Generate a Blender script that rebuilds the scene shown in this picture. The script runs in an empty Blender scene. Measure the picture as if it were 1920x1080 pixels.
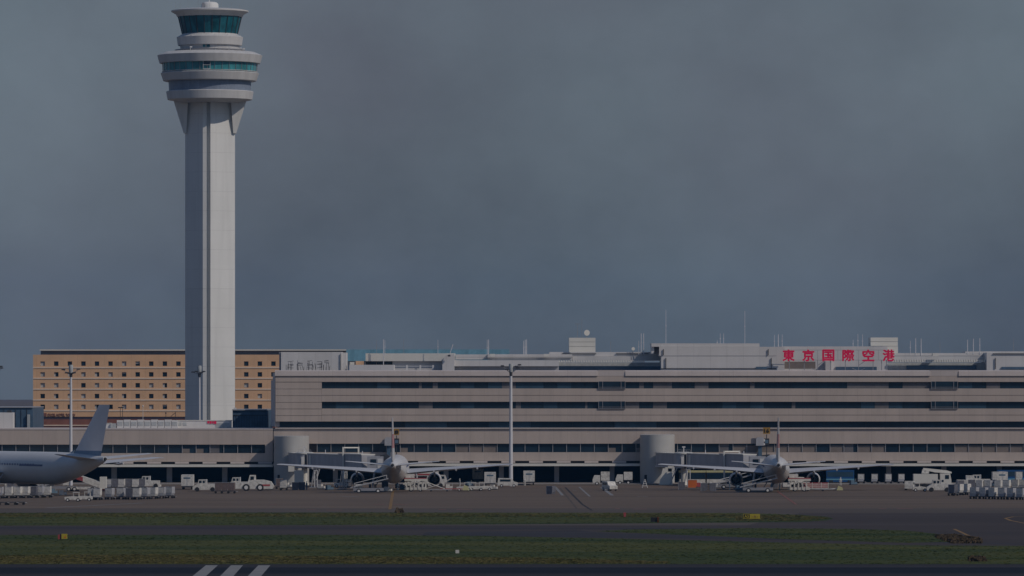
import bpy, math, random
from mathutils import Vector
random.seed(7)
PI = math.pi
S = bpy.context.scene
C = S.collection
# ------------------------------------------------------------------ camera, sky, sun, exposure
F = 10624.0            # focal length in photograph pixels
HC = 22.0              # camera height
YH = 716.0             # horizon row
cam_d = bpy.data.cameras.new('camera'); cam = bpy.data.objects.new('camera', cam_d); C.objects.link(cam)
cam.location = (0, 0, HC); cam.rotation_euler = (PI/2, 0, 0)
cam_d.sensor_width = 36; cam_d.lens = 36*F/1920; cam_d.shift_y = (YH-540)/1920
cam_d.clip_start = 1; cam_d.clip_end = 30000
S.camera = cam
S.view_settings.view_transform = 'Standard'; S.view_settings.look = 'None'
S.view_settings.gamma = 1; S.view_settings.use_curve_mapping = False
S.view_settings.exposure = -1.52
sv = Vector((1, -0.62, 0.98)).normalized()
sun_el = math.asin(sv.z); sun_az = math.atan2(sv.x, sv.y)
W = bpy.data.worlds.new('World'); S.world = W; W.use_nodes = True
nt = W.node_tree; nt.nodes.clear(); L = nt.links
def N(t, **k):
    n = nt.nodes.new(t)
    for a, b in k.items(): setattr(n, a, b)
    return n
sky = N('ShaderNodeTexSky'); sky.sky_type = 'NISHITA'; sky.sun_disc = False
sky.sun_elevation = sun_el; sky.sun_rotation = sun_az; sky.air_density = 1.0; sky.dust_density = .6; sky.ozone_density = 2.5
tc = N('ShaderNodeTexCoord'); mp = N('ShaderNodeMapping'); mp.inputs['Scale'].default_value = (14, 14, 19)
L.new(tc.outputs['Generated'], mp.inputs['Vector'])
n1 = N('ShaderNodeTexNoise'); n1.inputs['Scale'].default_value = 1.15; n1.inputs['Detail'].default_value = 7; n1.inputs['Roughness'].default_value = .42
n1.inputs['Distortion'].default_value = .1
L.new(mp.outputs[0], n1.inputs['Vector'])
cr = N('ShaderNodeValToRGB'); cr.color_ramp.elements[0].position = .31; cr.color_ramp.elements[1].position = .69
cr.color_ramp.elements[0].color = (2.20, 2.36, 2.88, 1); cr.color_ramp.elements[1].color = (2.80, 3.38, 3.95, 1)
L.new(n1.outputs[0], cr.inputs[0])
mx = N('ShaderNodeMix', data_type='RGBA', blend_type='MIX'); mx.inputs[0].default_value = .88
tn = N('ShaderNodeMix', data_type='RGBA', blend_type='MULTIPLY'); tn.inputs[0].default_value = 1; tn.inputs[7].default_value = (1.08, 1.3, 1.55, 1)
L.new(sky.outputs[0], tn.inputs[6]); L.new(tn.outputs[2], mx.inputs[6])
gz = N('ShaderNodeSeparateXYZ'); L.new(tc.outputs['Generated'], gz.inputs[0])
gr = N('ShaderNodeMapRange'); gr.inputs[1].default_value = -.005; gr.inputs[2].default_value = .05; gr.inputs[3].default_value = .80; gr.inputs[4].default_value = 1.06
L.new(gz.outputs[2], gr.inputs[0]); gv = N('ShaderNodeVectorMath', operation='SCALE'); L.new(cr.outputs[0], gv.inputs[0])
acc = gr.outputs[0]      # broad brighter and darker banks of cloud, placed by direction in the sky
for ax, az, rad, amt in ((-.088, .022, .036, .20), (.055, .028, .030, .10), (-.043, .017, .026, -.13), (.088, .016, .024, -.16), (-.01, .040, .026, -.10), (-.05, .066, .04, .08), (.01, .012, .03, -.07), (-.026, .015, .012, .09)):
    vd = N('ShaderNodeVectorMath', operation='DISTANCE'); L.new(tc.outputs['Generated'], vd.inputs[0]); vd.inputs[1].default_value = Vector((ax, 1, az)).normalized()
    rm = N('ShaderNodeMapRange', interpolation_type='SMOOTHERSTEP'); rm.inputs[1].default_value = 0; rm.inputs[2].default_value = rad*1.7; rm.inputs[3].default_value = amt; rm.inputs[4].default_value = 0
    L.new(vd.outputs['Value'], rm.inputs[0]); ad = N('ShaderNodeMath', operation='ADD'); L.new(acc, ad.inputs[0]); L.new(rm.outputs[0], ad.inputs[1]); acc = ad.outputs[0]
n2 = N('ShaderNodeTexNoise'); n2.inputs['Scale'].default_value = 4.5; n2.inputs['Detail'].default_value = 8; n2.inputs['Roughness'].default_value = .62; L.new(mp.outputs[0], n2.inputs['Vector'])
m2 = N('ShaderNodeMapRange'); m2.inputs[1].default_value = .3; m2.inputs[2].default_value = .7; m2.inputs[3].default_value = -.07; m2.inputs[4].default_value = .07; L.new(n2.outputs[0], m2.inputs[0])
ad = N('ShaderNodeMath', operation='ADD'); L.new(acc, ad.inputs[0]); L.new(m2.outputs[0], ad.inputs[1]); acc = ad.outputs[0]
L.new(acc, gv.inputs['Scale'])
L.new(gv.outputs[0], mx.inputs[7])
sp = N('ShaderNodeSeparateXYZ'); L.new(tc.outputs['Generated'], sp.inputs[0])
el = N('ShaderNodeMapRange'); el.inputs[1].default_value = .08; el.inputs[2].default_value = .45; el.inputs[3].default_value = .94; el.inputs[4].default_value = .12
L.new(sp.outputs[2], el.inputs[0]); L.new(el.outputs[0], mx.inputs[0])
bg = N('ShaderNodeBackground'); bg.inputs[1].default_value = .12
ow = N('ShaderNodeOutputWorld'); L.new(mx.outputs[2], bg.inputs[0]); L.new(bg.outputs[0], ow.inputs[0])
sun_d = bpy.data.lights.new('sun', 'SUN'); sun = bpy.data.objects.new('sun', sun_d); C.objects.link(sun)
sun_d.energy = 5.0; sun_d.angle = math.radians(.6); sun_d.color = (1, .895, .785)
sun.rotation_euler = sv.to_track_quat('Z', 'Y').to_euler()
sun.location = (200, -100, 300)

# ------------------------------------------------------------------ helpers
def X(px, d): return (px-960)*d/F
def Z(py, d): return HC+(YH-py)*d/F
def D(py): return HC*F/(py-YH)
def G(px, py): d = D(py); return (X(px, d), d)

def mk(name, rgb, rough=.6, metal=0.0, var=.12, scale=.5, st=(1, 1, 1), spec=.4, bump=0, panel=None, world=False, tint=None, spots=None):
    m = bpy.data.materials.new(name); m.use_nodes = True
    t = m.node_tree; l = t.links; b = t.nodes['Principled BSDF']
    b.inputs['Roughness'].default_value = rough; b.inputs['Metallic'].default_value = metal
    b.inputs['Specular IOR Level'].default_value = spec
    co = t.nodes.new('ShaderNodeNewGeometry').outputs['Position'] if world else t.nodes.new('ShaderNodeTexCoord').outputs['Object']
    mp = t.nodes.new('ShaderNodeMapping'); mp.inputs['Scale'].default_value = st; l.new(co, mp.inputs[0])
    no = t.nodes.new('ShaderNodeTexNoise'); no.inputs['Scale'].default_value = scale; no.inputs['Detail'].default_value = 5
    no.inputs['Roughness'].default_value = .6
    l.new(mp.outputs[0], no.inputs['Vector'])
    mr = t.nodes.new('ShaderNodeMapRange'); mr.inputs[1].default_value = .3; mr.inputs[2].default_value = .7
    mr.inputs[3].default_value = 0; mr.inputs[4].default_value = 1
    l.new(no.outputs[0], mr.inputs[0])
    mix = t.nodes.new('ShaderNodeMix'); mix.data_type = 'RGBA'
    c0 = tuple(c*(1-var) for c in rgb); c1 = tuple(min(1, c*(1+var)) for c in rgb)
    if tint: c1 = tint
    mix.inputs[6].default_value = (*c0, 1); mix.inputs[7].default_value = (*c1, 1)
    l.new(mr.outputs[0], mix.inputs[0])
    out = mix.outputs[2]
    if panel:
        pw, ph, amt = panel
        sx = t.nodes.new('ShaderNodeSeparateXYZ'); l.new(t.nodes.new('ShaderNodeNewGeometry').outputs['Position'], sx.inputs[0])
        def math_(op, a, b_=None):
            n = t.nodes.new('ShaderNodeMath'); n.operation = op
            for i, q in enumerate((a, b_)):
                if q is None: continue
                if isinstance(q, (int, float)): n.inputs[i].default_value = q
                else: l.new(q, n.inputs[i])
            return n.outputs[0]
        u = math_('DIVIDE', sx.outputs[0], pw); v = math_('DIVIDE', sx.outputs[2], ph)
        cb = t.nodes.new('ShaderNodeCombineXYZ'); l.new(math_('FLOOR', u), cb.inputs[0]); l.new(math_('FLOOR', v), cb.inputs[1])
        wn = t.nodes.new('ShaderNodeTexWhiteNoise'); l.new(cb.outputs[0], wn.inputs[0])
        k = math_('ADD', math_('MULTIPLY', wn.outputs[0], 2*amt), 1-amt)
        j = math_('SUBTRACT', 1, math_('MULTIPLY', math_('LESS_THAN', math_('FRACT', u), .035), .10))
        k = math_('MULTIPLY', k, j)
        vm = t.nodes.new('ShaderNodeVectorMath'); vm.operation = 'SCALE'; l.new(out, vm.inputs[0]); l.new(k, vm.inputs['Scale'])
        out = vm.outputs[0]
    if spots:
        sc2, st2, amt2, col2 = spots
        mp2 = t.nodes.new('ShaderNodeMapping'); mp2.inputs['Scale'].default_value = st2; l.new(co, mp2.inputs[0])
        n2 = t.nodes.new('ShaderNodeTexNoise'); n2.inputs['Scale'].default_value = sc2; n2.inputs['Detail'].default_value = 6
        l.new(mp2.outputs[0], n2.inputs['Vector'])
        r2 = t.nodes.new('ShaderNodeMapRange'); r2.inputs[1].default_value = .5; r2.inputs[2].default_value = .68; r2.inputs[4].default_value = amt2
        l.new(n2.outputs[0], r2.inputs[0])
        m2 = t.nodes.new('ShaderNodeMix'); m2.data_type = 'RGBA'; l.new(r2.outputs[0], m2.inputs[0]); l.new(out, m2.inputs[6])
        m2.inputs[7].default_value = (*col2, 1); out = m2.outputs[2]
    l.new(out, b.inputs['Base Color'])
    if bump:
        bp = t.nodes.new('ShaderNodeBump'); bp.inputs['Strength'].default_value = bump; bp.inputs['Distance'].default_value = .2
        l.new(no.outputs[0], bp.inputs['Height']); l.new(bp.outputs[0], b.inputs['Normal'])
    return m

class MB:
    def __init__(s): s.v = []; s.f = []; s.m = []
    def add(s, vs, fs, m=0):
        o = len(s.v); s.v += [tuple(v) for v in vs]; s.f += [tuple(i+o for i in f) for f in fs]; s.m += [m]*len(fs); return s
    def box(s, x0, x1, y0, y1, z0, z1, m=0):
        x0, x1 = min(x0, x1), max(x0, x1); y0, y1 = min(y0, y1), max(y0, y1); z0, z1 = min(z0, z1), max(z0, z1)
        return s.add([(x0, y0, z0), (x1, y0, z0), (x1, y1, z0), (x0, y1, z0), (x0, y0, z1), (x1, y0, z1), (x1, y1, z1), (x0, y1, z1)],
                     [(0, 3, 2, 1), (4, 5, 6, 7), (0, 1, 5, 4), (1, 2, 6, 5), (2, 3, 7, 6), (3, 0, 4, 7)], m)
    def tube(s, p, q, r0, r1=None, n=8, m=0, cap=True):
        p = Vector(p); q = Vector(q); r1 = r0 if r1 is None else r1
        d = (q-p).normalized(); a = d.orthogonal().normalized(); b = d.cross(a)
        vs = []
        for c, r in ((p, r0), (q, r1)):
            for i in range(n):
                t = 2*PI*i/n; vs.append(c+(a*math.cos(t)+b*math.sin(t))*r)
        fs = [(i, (i+1) % n, n+(i+1) % n, n+i) for i in range(n)]
        if cap: fs += [tuple(range(n-1, -1, -1)), tuple(range(n, 2*n))]
        return s.add(vs, fs, m)
    def lathe(s, prof, n=48, m=0, c=(0, 0), capb=True, capt=True, a0=0):
        vs = []; k = len(prof)
        for r, z in prof:
            for i in range(n):
                t = 2*PI*i/n+a0; vs.append((c[0]+r*math.cos(t), c[1]+r*math.sin(t), z))
        fs = [(j*n+i, j*n+(i+1) % n, (j+1)*n+(i+1) % n, (j+1)*n+i) for j in range(k-1) for i in range(n)]
        if capb: fs.append(tuple(range(n-1, -1, -1)))
        if capt: fs.append(tuple(range((k-1)*n, k*n)))
        return s.add(vs, fs, m)
    def prism(s, poly, axis, a, b, m=0):
        # poly in the two other axes; axis 'x': (y,z) 'y': (x,z) 'z': (x,y)
        def mkv(p, t):
            return (t, p[0], p[1]) if axis == 'x' else (p[0], t, p[1]) if axis == 'y' else (p[0], p[1], t)
        n = len(poly)
        vs = [mkv(p, a) for p in poly]+[mkv(p, b) for p in poly]
        fs = [(i, (i+1) % n, n+(i+1) % n, n+i) for i in range(n)]+[tuple(range(n-1, -1, -1)), tuple(range(n, 2*n))]
        return s.add(vs, fs, m)
    def loft(s, rings, m=0, cap=True):
        n = len(rings[0]); vs = [v for r in rings for v in r]
        fs = [(j*n+i, j*n+(i+1) % n, (j+1)*n+(i+1) % n, (j+1)*n+i) for j in range(len(rings)-1) for i in range(n)]
        if cap: fs += [tuple(range(n-1, -1, -1)), tuple(range((len(rings)-1)*n, len(rings)*n))]
        return s.add(vs, fs, m)
    def build(s, name, mats, parent=None, smooth=False, loc=None):
        me = bpy.data.meshes.new(name); me.from_pydata(s.v, [], s.f); me.update()
        if not isinstance(mats, (list, tuple)): mats = [mats]
        for q in mats: me.materials.append(q)
        me.polygons.foreach_set('material_index', s.m)
        import bmesh
        bm = bmesh.new(); bm.from_mesh(me); bmesh.ops.recalc_face_normals(bm, faces=bm.faces)
        if smooth:
            for f in bm.faces: f.smooth = True
            for e in bm.edges:
                if len(e.link_faces) == 2 and e.calc_face_angle(0) > .7: e.smooth = False
        bm.to_mesh(me); bm.free()
        o = bpy.data.objects.new(name, me); C.objects.link(o)
        if parent: o.parent = parent
        if loc: o.location = loc
        return o
def thing(name, label, cat, loc=(0, 0, 0), rz=0, group=None):
    o = bpy.data.objects.new(name, None); C.objects.link(o); o.empty_display_size = .5
    o.location = loc; o.rotation_euler = (0, 0, rz); o['label'] = label; o['category'] = cat
    if group: o['group'] = group
    return o
def tag(o, label, cat, group=None, kind=None):
    o['label'] = label; o['category'] = cat
    if group: o['group'] = group
    if kind: o['kind'] = kind
    return o
def struct(o): o['kind'] = 'structure'; return o
def clone(root, loc, rz, label, group=None):
    r = root.copy(); C.objects.link(r); r.location = loc; r.rotation_euler = (0, 0, rz); r['label'] = label
    if group: r['group'] = group
    for ch in list(root.children):
        c = ch.copy(); C.objects.link(c); c.parent = r
        for g in list(ch.children):
            d = g.copy(); C.objects.link(d); d.parent = c
    return r
def sheet(name, poly, z, m):
    me = bpy.data.meshes.new(name); me.from_pydata([(p[0], p[1], z) for p in poly], [], [tuple(range(len(poly)))]); me.materials.append(m)
    if me.polygons[0].normal.z < 0: me.flip_normals()
    o = bpy.data.objects.new(name, me); C.objects.link(o); return struct(o)
def textmesh(name, body, size_w, size_h, m, parent, loc, thick=.06, bold=0, rx=PI/2):
    cu = bpy.data.curves.new(name, 'FONT'); cu.body = body; cu.offset = max(0, bold); cu.resolution_u = 3; cu.extrude = .02
    o = bpy.data.objects.new(name, cu); C.objects.link(o); bpy.context.view_layer.update()
    me = bpy.data.meshes.new_from_object(o); bpy.data.objects.remove(o)
    xs = [v.co.x for v in me.vertices]; ys = [v.co.y for v in me.vertices]
    x0, x1, y0, y1 = min(xs), max(xs), min(ys), max(ys)
    for v in me.vertices:
        x = (v.co.x-(x0+x1)/2)/(x1-x0)*size_w; y = (v.co.y-(y0+y1)/2)/(y1-y0)*size_h; z = v.co.z/.02*thick/2
        v.co = (x, -z, y)
    me.materials.clear(); me.materials.append(m); me.update()
    if bold < 0:
        vs = [tuple(v.co) for v in me.vertices]; fs = [tuple(p.vertices) for p in me.polygons]; V = []; Fc = []
        for i, (ax, az) in enumerate(((0, 0), (bold, 0), (-bold, 0), (0, bold), (0, -bold), (bold*.7, bold*.7), (-bold*.7, -bold*.7))):
            o_ = len(V); V += [(x+ax, y-.003*i, z+az) for x, y, z in vs]; Fc += [tuple(k+o_ for k in f) for f in fs]
        me.clear_geometry(); me.from_pydata(V, [], Fc); me.update()
    q = bpy.data.objects.new(name, me); C.objects.link(q); q.parent = parent; q.location = loc; return q

# ------------------------------------------------------------------ materials
M = {}
M['facade'] = mk('facade_panel', (.475, .40, .35), .75, var=.07, scale=.35, st=(1, 1, .25), panel=(3.0, 2.9, .014), world=True, spots=(.9, (1, 1, .12), .15, (.30, .26, .245)))
M['coping'] = mk('coping_panel', (.52, .46, .43), .6, var=.06, scale=.3, panel=(3.0, 50, .03), world=True)
M['white'] = mk('white_paint', (.66, .65, .63), .45, var=.06, scale=.8)
M['roofwhite'] = mk('rooftop_cladding', (.58, .565, .55), .6, var=.07, scale=.25, st=(1, 1, .3), panel=(3.6, 30, .03), world=True)
M['brightwhite'] = mk('bright_cladding', (.66, .64, .58), .6, var=.05, scale=.3)
M['tower'] = mk('tower_panel', (.68, .68, .655), .6, var=.05, scale=.12, st=(1, 1, .4), panel=(200, 5.6, .025), world=True, spots=(.7, (1, 1, .05), .30, (.52, .52, .50)))
M['towerring'] = mk('tower_ring_panel', (.54, .535, .525), .5, var=.09, scale=.6, st=(1, 1, .1), panel=(1.9, 400, .035), world=True)
M['drum'] = mk('drum_cladding', (.40, .395, .38), .6, var=.06, scale=.4, st=(1, 1, .2), panel=(300, 2.4, .02), world=True)
M['grey'] = mk('grey_metal', (.30, .30, .32), .5, .2, var=.1, scale=.5)
M['bridge'] = mk('bridge_cladding', (.40, .40, .42), .5, .1, var=.12, scale=.6, st=(1, 1, .3))
M['dark'] = mk('dark_interior', (.035, .035, .038), .9, var=.2, scale=.2)  # near-black, the deep shade of the undercroft is put into this colour
M['darkmetal'] = mk('dark_metal', (.06, .06, .065), .6, .3, var=.2, scale=1)
M['rubber'] = mk('tyre_rubber', (.025, .025, .028), .85, var=.2, scale=3)
M['glass'] = mk('dark_window_glass', (.012, .028, .045), .12, var=.4, scale=.12, st=(1, 1, .2), spec=.5, world=True)
M['glass2'] = mk('blue_window_glass', (.03, .065, .10), .18, var=.3, scale=.2, spec=.5, world=True)
M['blind'] = mk('blind_behind_glass', (.14, .135, .14), .5, var=.2, scale=.4, world=True)
M['blindbeige'] = mk('beige_blind', (.20, .17, .15), .5, var=.15, scale=.4, world=True)
M['louvre'] = mk('blue_grey_louvre', (.20, .24, .31), .45, var=.15, scale=2, panel=(1.2, 400, .08), world=True)
M['teal'] = mk('teal_glass', (.05, .24, .27), .15, var=.45, scale=.35, st=(1, 1, .3), spec=.5)
M['tealdark'] = mk('teal_dark_glass', (.012, .11, .14), .12, var=.6, scale=.5, st=(1, 1, .4), spec=.5)
M['blueroof'] = mk('blue_roof_sheet', (.12, .24, .29), .5, .1, var=.15, scale=1.2, st=(3, 1, .1), panel=(.9, 60, .12), world=True)
M['bluewall'] = mk('blue_wall_sheet', (.07, .12, .18), .5, var=.2, scale=.6, world=True)
M['hotel'] = mk('hotel_orange_tile', (.70, .44, .26), .75, var=.07, scale=.35, panel=(3.43, 2.75, .03), spots=(.5, (1, 1, .3), .3, (.60, .42, .28)), world=True)
M['hotelband'] = mk('hotel_pale_band', (.74, .60, .48), .7, var=.05)
M['hotelred'] = mk('hotel_red_brick', (.24, .10, .075), .8, var=.2, scale=.6)
M['hoteldark'] = mk('hotel_dark_band', (.05, .04, .06), .7, var=.2)
M['curtain'] = mk('curtain', (.42, .44, .44), .7, var=.15, scale=1.5)
M['red'] = mk('red_sign_paint', (.80, .008, .085), .5, var=.08)
M['redpaint'] = mk('red_vehicle_paint', (.36, .07, .07), .5, var=.15)
M['yellow'] = mk('yellow_paint', (.42, .33, .03), .5, var=.12)
M['paleyellow'] = mk('pale_yellow_paint', (.50, .48, .26), .6, var=.12)
M['orange'] = mk('orange_paint', (.55, .13, .02), .6, var=.12)
M['black'] = mk('black_paint', (.015, .015, .015), .6, var=.1)
M['gsewhite'] = mk('service_vehicle_paint', (.62, .60, .55), .5, var=.2, scale=1.8, spots=(1.6, (1, 1, 1), .6, (.28, .26, .24)))
M['uld'] = mk('container_aluminium', (.40, .40, .42), .5, .1, var=.2, scale=1.3, spots=(2.5, (1, 1, 1), .5, (.20, .20, .21)))
M['uldlight'] = mk('container_pale_panel', (.60, .58, .54), .55, var=.15, scale=1.3, spots=(2.0, (1, 1, 1), .5, (.30, .29, .28)))
M['ulddark'] = mk('container_canvas_door', (.13, .13, .15), .8, var=.25, scale=2)
M['brown'] = mk('brown_canvas', (.16, .12, .11), .85, var=.2, scale=2)
M['blue'] = mk('blue_grey_paint', (.10, .16, .22), .5, var=.2)
M['deepblue'] = mk('deep_blue_paint', (.01, .07, .20), .5)
M['skyblue'] = mk('sky_blue_paint', (.12, .30, .40), .5)
M['plane'] = mk('aircraft_white', (.54, .54, .54), .35, var=.04, scale=.3, spots=(.7, (1, 1, 1), .2, (.46, .46, .47)))
M['planegrey'] = mk('aircraft_grey', (.52, .52, .53), .4, .1, var=.07, scale=.4)
M['planestripe'] = mk('aircraft_window_stripe', (.09, .12, .22), .4, var=.3, scale=2)
M['finmauve'] = mk('fin_grey_mauve', (.70, .67, .67), .4, var=.05, scale=.4)
M['finred'] = mk('fin_red_emblem', (.45, .22, .22), .4, var=.3, scale=.8)
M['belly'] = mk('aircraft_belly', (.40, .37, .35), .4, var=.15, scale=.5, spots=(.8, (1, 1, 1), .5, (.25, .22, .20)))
M['amber'] = mk('amber_sign', (.34, .19, .035), .6, var=.2, scale=2)
M['finblue'] = mk('fin_blue_fairing', (.16, .23, .33), .4, var=.1, scale=.4)
M['rope'] = mk('galvanised_steel', (.42, .42, .43), .5, .3, var=.1)
M['mast'] = mk('pale_mast_paint', (.60, .60, .62), .5, var=.05)

# ground materials
M['apron'] = mk('apron_concrete', (.142, .110, .086), .9, spec=.1, var=.16, scale=.05, st=(.16, 1, 1), world=True, spots=(.12, (.1, 1, 1), .75, (.090, .072, .060)))
M['apronedge'] = mk('apron_shoulder', (.095, .080, .070), .9, spec=.1, var=.2, scale=.06, st=(.1, 1, 1), world=True)
M['taxi'] = mk('taxiway_asphalt', (.060, .050, .048), .9, spec=.1, var=.22, scale=.07, st=(.10, 1, 1), world=True, spots=(.1, (.1, 1, 1), .5, (.05, .047, .05)))
M['taxidark'] = mk('taxiway_dark_patch', (.042, .040, .045), .9, spec=.1, var=.2, scale=.06, st=(.15, 1, 1), world=True)
M['runway'] = mk('runway_asphalt', (.034, .032, .036), .9, spec=.1, var=.2, scale=.1, st=(.05, 1, 1), world=True)
M['rubbered'] = mk('rubbered_runway', (.012, .014, .020), .9, spec=.1, var=.25, scale=.2, st=(.03, 1, 1), world=True)
M['grass'] = mk('grass_turf', (.026, .058, .017), .95, var=.35, scale=.045, st=(.22, 1, 1), world=True, tint=(.095, .092, .026), spots=(.3, (.25, 1, 1), .5, (.020, .042, .018)), spec=.1)
M['blade'] = mk('grass_blade', (.030, .064, .020), .9, var=.3, scale=.045, st=(.22, 1, 1), world=True, tint=(.10, .10, .03), spec=.1)
M['dry'] = mk('dry_brush', (.085, .062, .038), .95, var=.4, scale=.5, world=True, spec=.1)
M['pwhite'] = mk('white_marking', (.20, .20, .20), .8, var=.2, scale=.5, world=True)
M['pyellow'] = mk('yellow_marking', (.20, .115, .035), .8, var=.2, scale=.5, world=True)
M['pred'] = mk('red_marking', (.19, .075, .055), .8, var=.2, scale=.5, world=True)
M['pave'] = mk('pale_pavement', (.22, .20, .185), .9, var=.1, scale=.3, world=True)

# ------------------------------------------------------------------ ground
sheet('ground', [(-3900, -200), (3900, -200), (3900, 7000), (-3900, 7000)], 0, M['apron'])
sheet('runway', [(-400, 300), (400, 300), (400, D(1058)), (-400, D(1058))], .004, M['runway'])
sheet('runway_rubber_band', [(-400, D(1075.5)), (400, D(1075.5)), (400, D(1064)), (-400, D(1064))], .008, M['rubbered'])
sheet('apron_shoulder', [(-400, D(985)), (400, D(985)), (400, D(952)), (-400, D(954))], .004, M['apronedge'])
def gp(l): return [G(*p) for p in l]
sheet('taxiway', gp([(-300, 1012), (600, 1012), (1300, 1030), (2300, 1036), (2300, 962), (1500, 962), (1400, 985), (-300, 985)]), .008, M['taxi'])
sheet('taxiway_dark_lane', gp([(-300, 992), (-300, 988), (1480, 990), (1480, 992.5)]), .012, M['taxidark'])
sheet('taxiway_dark_patch', gp([(790, 1004), (800, 997.5), (990, 996), (1080, 994.5), (1110, 997), (1140, 1000), (1500, 1010), (2000, 1021), (2000, 1023), (1500, 1013)]), .012, M['taxidark'])
g1 = gp([(-300, 1003.5), (600, 1003), (900, 1005), (1200, 1011), (1500, 1018), (1700, 1022.5), (2300, 1026), (2300, 1058), (-300, 1058)])
g2 = gp([(-300, 962), (700, 961), (1390, 962), (1500, 965.5), (1550, 969), (1563, 972.5), (1550, 976), (1500, 979), (1300, 980.5), (900, 983.5), (500, 985), (-300, 986)])
g3 = gp([(1118, 996.5), (1180, 993), (1400, 990.5), (1600, 992), (1700, 995), (1800, 1006), (1835, 1015), (1700, 1018), (1500, 1012), (1300, 1004), (1180, 999)])
for nm, g in (('grass_verge', g1), ('grass_verge', g2), ('grass_verge', g3)): sheet(nm, g, .016, M['grass'])
# turf tufts scattered over the verges
def inside(p, poly):
    x, y = p; r = False; n = len(poly); j = n-1
    for i in range(n):
        xi, yi = poly[i]; xj, yj = poly[j]
        if (yi > y) != (yj > y) and x < (xj-xi)*(y-yi)/(yj-yi)+xi: r = not r
        j = i
    return r
def tufts(name, poly, n, h, m, label, wid=.25, xr=None):
    b = MB(); ys = [p[1] for p in poly]; y0, y1 = min(ys), max(ys); k = 0
    while k < n:
        y = random.uniform(y0, y1); lim = .094*y
        x = random.uniform(*(xr or (-lim, lim)))
        if not inside((x, y), poly): continue
        k += 1; hh = h*random.uniform(.4, 1.3); w = wid*random.uniform(.5, 1.5)
        for q in range(2):
            a = random.uniform(0, PI); dx, dy = math.cos(a)*w, math.sin(a)*w
            b.add([(x-dx, y-dy, .01), (x+dx, y+dy, .01), (x+random.uniform(-.1, .1)+dx*.6, y+dy*.5, hh), (x-dx*.6, y-dy*.5, hh*random.uniform(.6, 1))], [(0, 1, 2, 3)])
    o = b.build(name, m); tag(o, label, 'grass', kind='stuff'); return o
tufts('grass', g1, 11000, .06, M['blade'], 'rough green and yellowish turf strip beside the runway')
tufts('grass', g2, 5000, .06, M['blade'], 'turf strip between the apron and the taxiway')
tufts('grass', g3, 2200, .06, M['blade'], 'narrow turf island between two taxiway lanes')
tufts('dry_brush', gp([(1722, 1019), (1730, 1008), (1790, 1006), (1840, 1013), (1838, 1019)]), 1100, .38, M['dry'], 'dry brown brush heap at the right end of the turf island', .3, (60, 73))
tufts('dry_brush', gp([(1818, 1053), (1818, 1048), (1845, 1048), (1850, 1053)]), 260, .4, M['dry'], 'low dry brown weeds in the turf near the runway at right', .25, (50, 64))
tufts('dry_brush', gp([(742, 962), (742, 958), (755, 958), (755, 962)]), 60, .5, M['dry'], 'dark weed clump at the apron edge left of the middle', .25, (-25, -17))
M['straw'] = mk('straw_blade', (.10, .095, .03), .9, var=.25, scale=.1, world=True, tint=(.13, .11, .045), spec=.1)
tufts('dry_grass', gp([(-100, 1057), (-100, 1042), (300, 1040), (700, 1044), (1000, 1046), (1250, 1053), (1250, 1057)]), 9000, .07, M['straw'], 'straw coloured mown band of turf along the runway edge at left', .5)
tufts('dry_grass', gp([(-100, 970), (-100, 963), (500, 963), (1300, 963.5), (1480, 967), (1450, 971), (700, 969)]), 4500, .06, M['straw'], 'straw coloured turf along the apron side of the upper strip', .5)
tufts('dry_grass', gp([(1380, 976), (1380, 967), (1480, 966), (1545, 970), (1555, 973), (1480, 977)]), 900, .06, M['straw'], 'pale turf near the rounded end of the upper strip', .5)
# markings
def strip(name, p, q, w, m, z=.02):
    a = Vector((*G(*p), 0)); b = Vector((*G(*q), 0)); d = (b-a).normalized(); n = Vector((-d.y, d.x, 0))*w/2
    return sheet(name, [(a+n)[:2], (b+n)[:2], (b-n)[:2], (a-n)[:2]], z, m)
for t0, b0 in ((386, 361.5), (433, 413), (484.5, 465)):
    a = G(t0, 1060); c_ = G(t0+22.5, 1060); e_ = G(b0+25, 1080); f_ = G(b0, 1080); k_ = 1.9
    sheet('runway_marking', [a, c_, (c_[0]+(e_[0]-c_[0])*k_, c_[1]+(e_[1]-c_[1])*k_), (a[0]+(f_[0]-a[0])*k_, a[1]+(f_[1]-a[1])*k_)], .012, M['pwhite'])
strip('lead_in_line', (737, 921), (731, 955), .55, M['pyellow']); strip('lead_in_line', (1457, 921), (1493, 946), .45, M['pred'])
for a, b, y in ((1154, 1162, 954), (1188, 1213, 954.5), (1648, 1661, 954), (1682, 1712, 954), (822, 836, 955.5), (856, 886, 955.3), (505, 520, 946), (575, 592, 956), (612, 642, 956.5), (702, 720, 946), (738, 766, 946)):
    strip('stand_marking', (a, y), (b, y), 2.2, M['pred'], .016)
for i in range(12): strip('dashed_marking', (92+i*15, 952-i*.75), (101+i*15, 951.6-i*.75), 2.0, M['pwhite'], .016)
strip('white_marking', (1041, 913), (1055, 929), .55, M['pwhite'], .016); strip('white_marking', (1086, 913), (1106, 931), .4, M['pwhite'], .016)
strip('white_marking', (1128, 914), (1148, 929), .7, M['pwhite'], .016)
strip('white_marking', (1073, 919.8), (1081, 919.8), 1.2, M['pwhite'], .016); strip('white_marking', (1112, 921), (1120, 921), 1.0, M['pwhite'], .016)
strip('white_marking', (640, 931), (672, 931.5), 1.4, M['pwhite'], .016); strip('white_marking', (1195, 931), (1215, 931), 1.2, M['pwhite'], .016)
strip('apron_joint', (1050, 915), (1085, 958), .3, M['apronedge'], .012); strip('apron_joint', (1060, 914), (1092, 946), .4, M['taxidark'], .012); strip('apron_joint', (1092, 946), (1110, 957), .4, M['taxidark'], .012)
cv = [(1925, 968), (1900, 969), (1885, 972), (1895, 976), (1925, 982)]
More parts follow.
